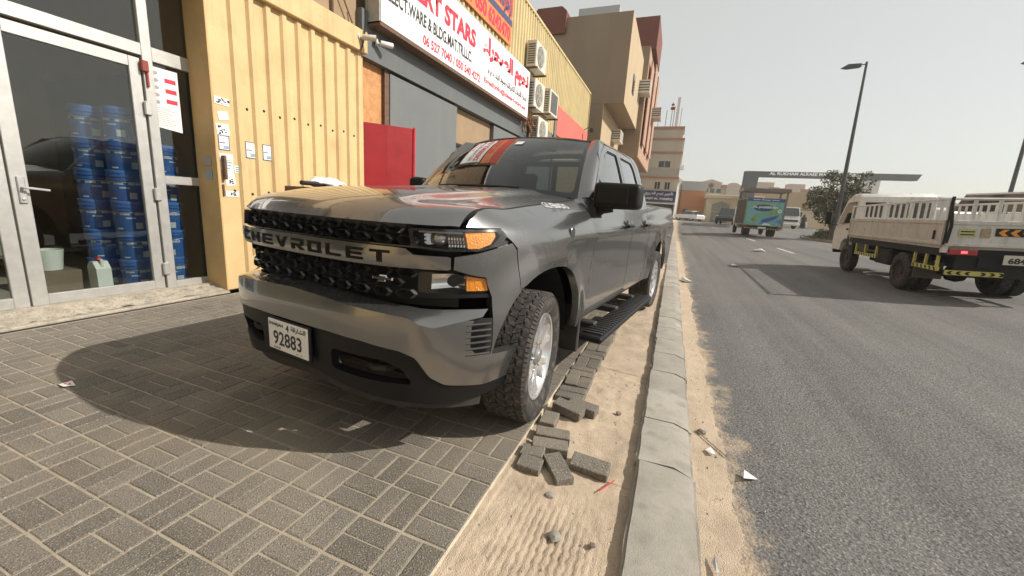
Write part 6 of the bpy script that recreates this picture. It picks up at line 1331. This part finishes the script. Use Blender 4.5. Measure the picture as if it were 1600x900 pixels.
def stone(x, y, z, s_, m, label, cat='stone', name='stone'):
    bmn = bmesh.new(); bmesh.ops.create_icosphere(bmn, subdivisions=2, radius=s_); 
    for v in bmn.verts: v.co = v.co*(1+.5*noise.noise(v.co/s_*1.3+Vector((x*9, y*9, 0)))); v.co.z *= .6
    bmn.verts.index_update(); o = meshobj(name, [v.co for v in bmn.verts], [tuple(v.index for v in f.verts) for f in bmn.faces], m, None, 30, (x, y, z)); bmn.free(); return tag(o, label, cat)
stone(-.285, 1.42, -.03, .030, M['kerb'], 'largest grey stone on the tyre prints in the sand'); stone(-.37, 1.64, -.026, .020, M['kerb'], 'small stone on the sand in front of the loose pavers'); stone(-.13, 1.45, -.035, .014, M['paver'], 'dark pebble on the sand near the kerb'); stone(.36, 2.72, -.075, .030, M['paver'], 'dark crumpled stone in the gutter sand beside the kerb'); stone(-.17, 2.62, -.03, .018, M['paver'], 'dark pebble on the open sand beside the kerb', 'stone')
mb = MB()
for _ in range(260):
    x, y = rr.uniform(-.6, -.04), rr.uniform(.9, 6)
    if rr.random() < .35: x = rr.uniform(.30, .62)
    z = sandz(x, y) if x < 0 else zr(x)+.012
    s_ = rr.choice((.003, .004, .006, .009)); a = rr.uniform(0, 6); mb.add([Vector((x, y, z))+Vector((s_*math.cos(a+q*2.1)*rr.uniform(.7, 1.3), s_*math.sin(a+q*2.1)*rr.uniform(.7, 1.3), -.001)) for q in range(3)]+[(x, y, z+s_*.8)], [(0, 1, 3), (1, 2, 3), (2, 0, 3)])
tag(mb.build('gravel_crumbs', M['kerb'], None, 0), kind='stuff')
def twig(pts, r, m, label, cat): return tag(MB().tube(pts, r, 5).build('twig' if cat == 'twig' else cat.replace(' ', '_'), m), label, cat)
twig([(.33, 2.72, -.07), (.40, 2.62, -.075), (.49, 2.50, -.08)], .004, M['concrete'], 'pale dry twig lying across the gutter sand', 'twig'); twig([(-.16, 1.78, -.028), (-.10, 1.90, -.03)], .003, M['signred'], 'red plastic strip on the sand near the kerb', 'plastic strip')
litter('plastic_spoon', [(.37, 2.50), (.40, 2.46), (.425, 2.48), (.40, 2.53)], -.07, M['white'], 'white plastic scrap beside the twig in the gutter', 'plastic scrap', .01); litter('cardboard_scrap', [(.335, 1.62), (.348, 1.56), (.362, 1.57), (.35, 1.66)], -.07, M['metal'], 'grey scrap against the kerb foot in the gutter', 'scrap', .01)
# ------------------------------------------------------------------ dusty air
hzm = bpy.data.materials.new('dusty_air'); hzm.use_nodes = True; n_ = hzm.node_tree.nodes; n_.remove(n_['Principled BSDF'])
pvn = n_.new('ShaderNodeVolumePrincipled'); pvn.inputs['Color'].default_value = (.93, .91, .86, 1); pvn.inputs['Density'].default_value = .0011; pvn.inputs['Anisotropy'].default_value = .2
hzm.node_tree.links.new(pvn.outputs[0], n_['Material Output'].inputs['Volume'])
hb = MB().box2((-420, -420, -1.7), (420, 420, 19)).build('haze', hzm, None, 0); tag(hb, kind='stuff')
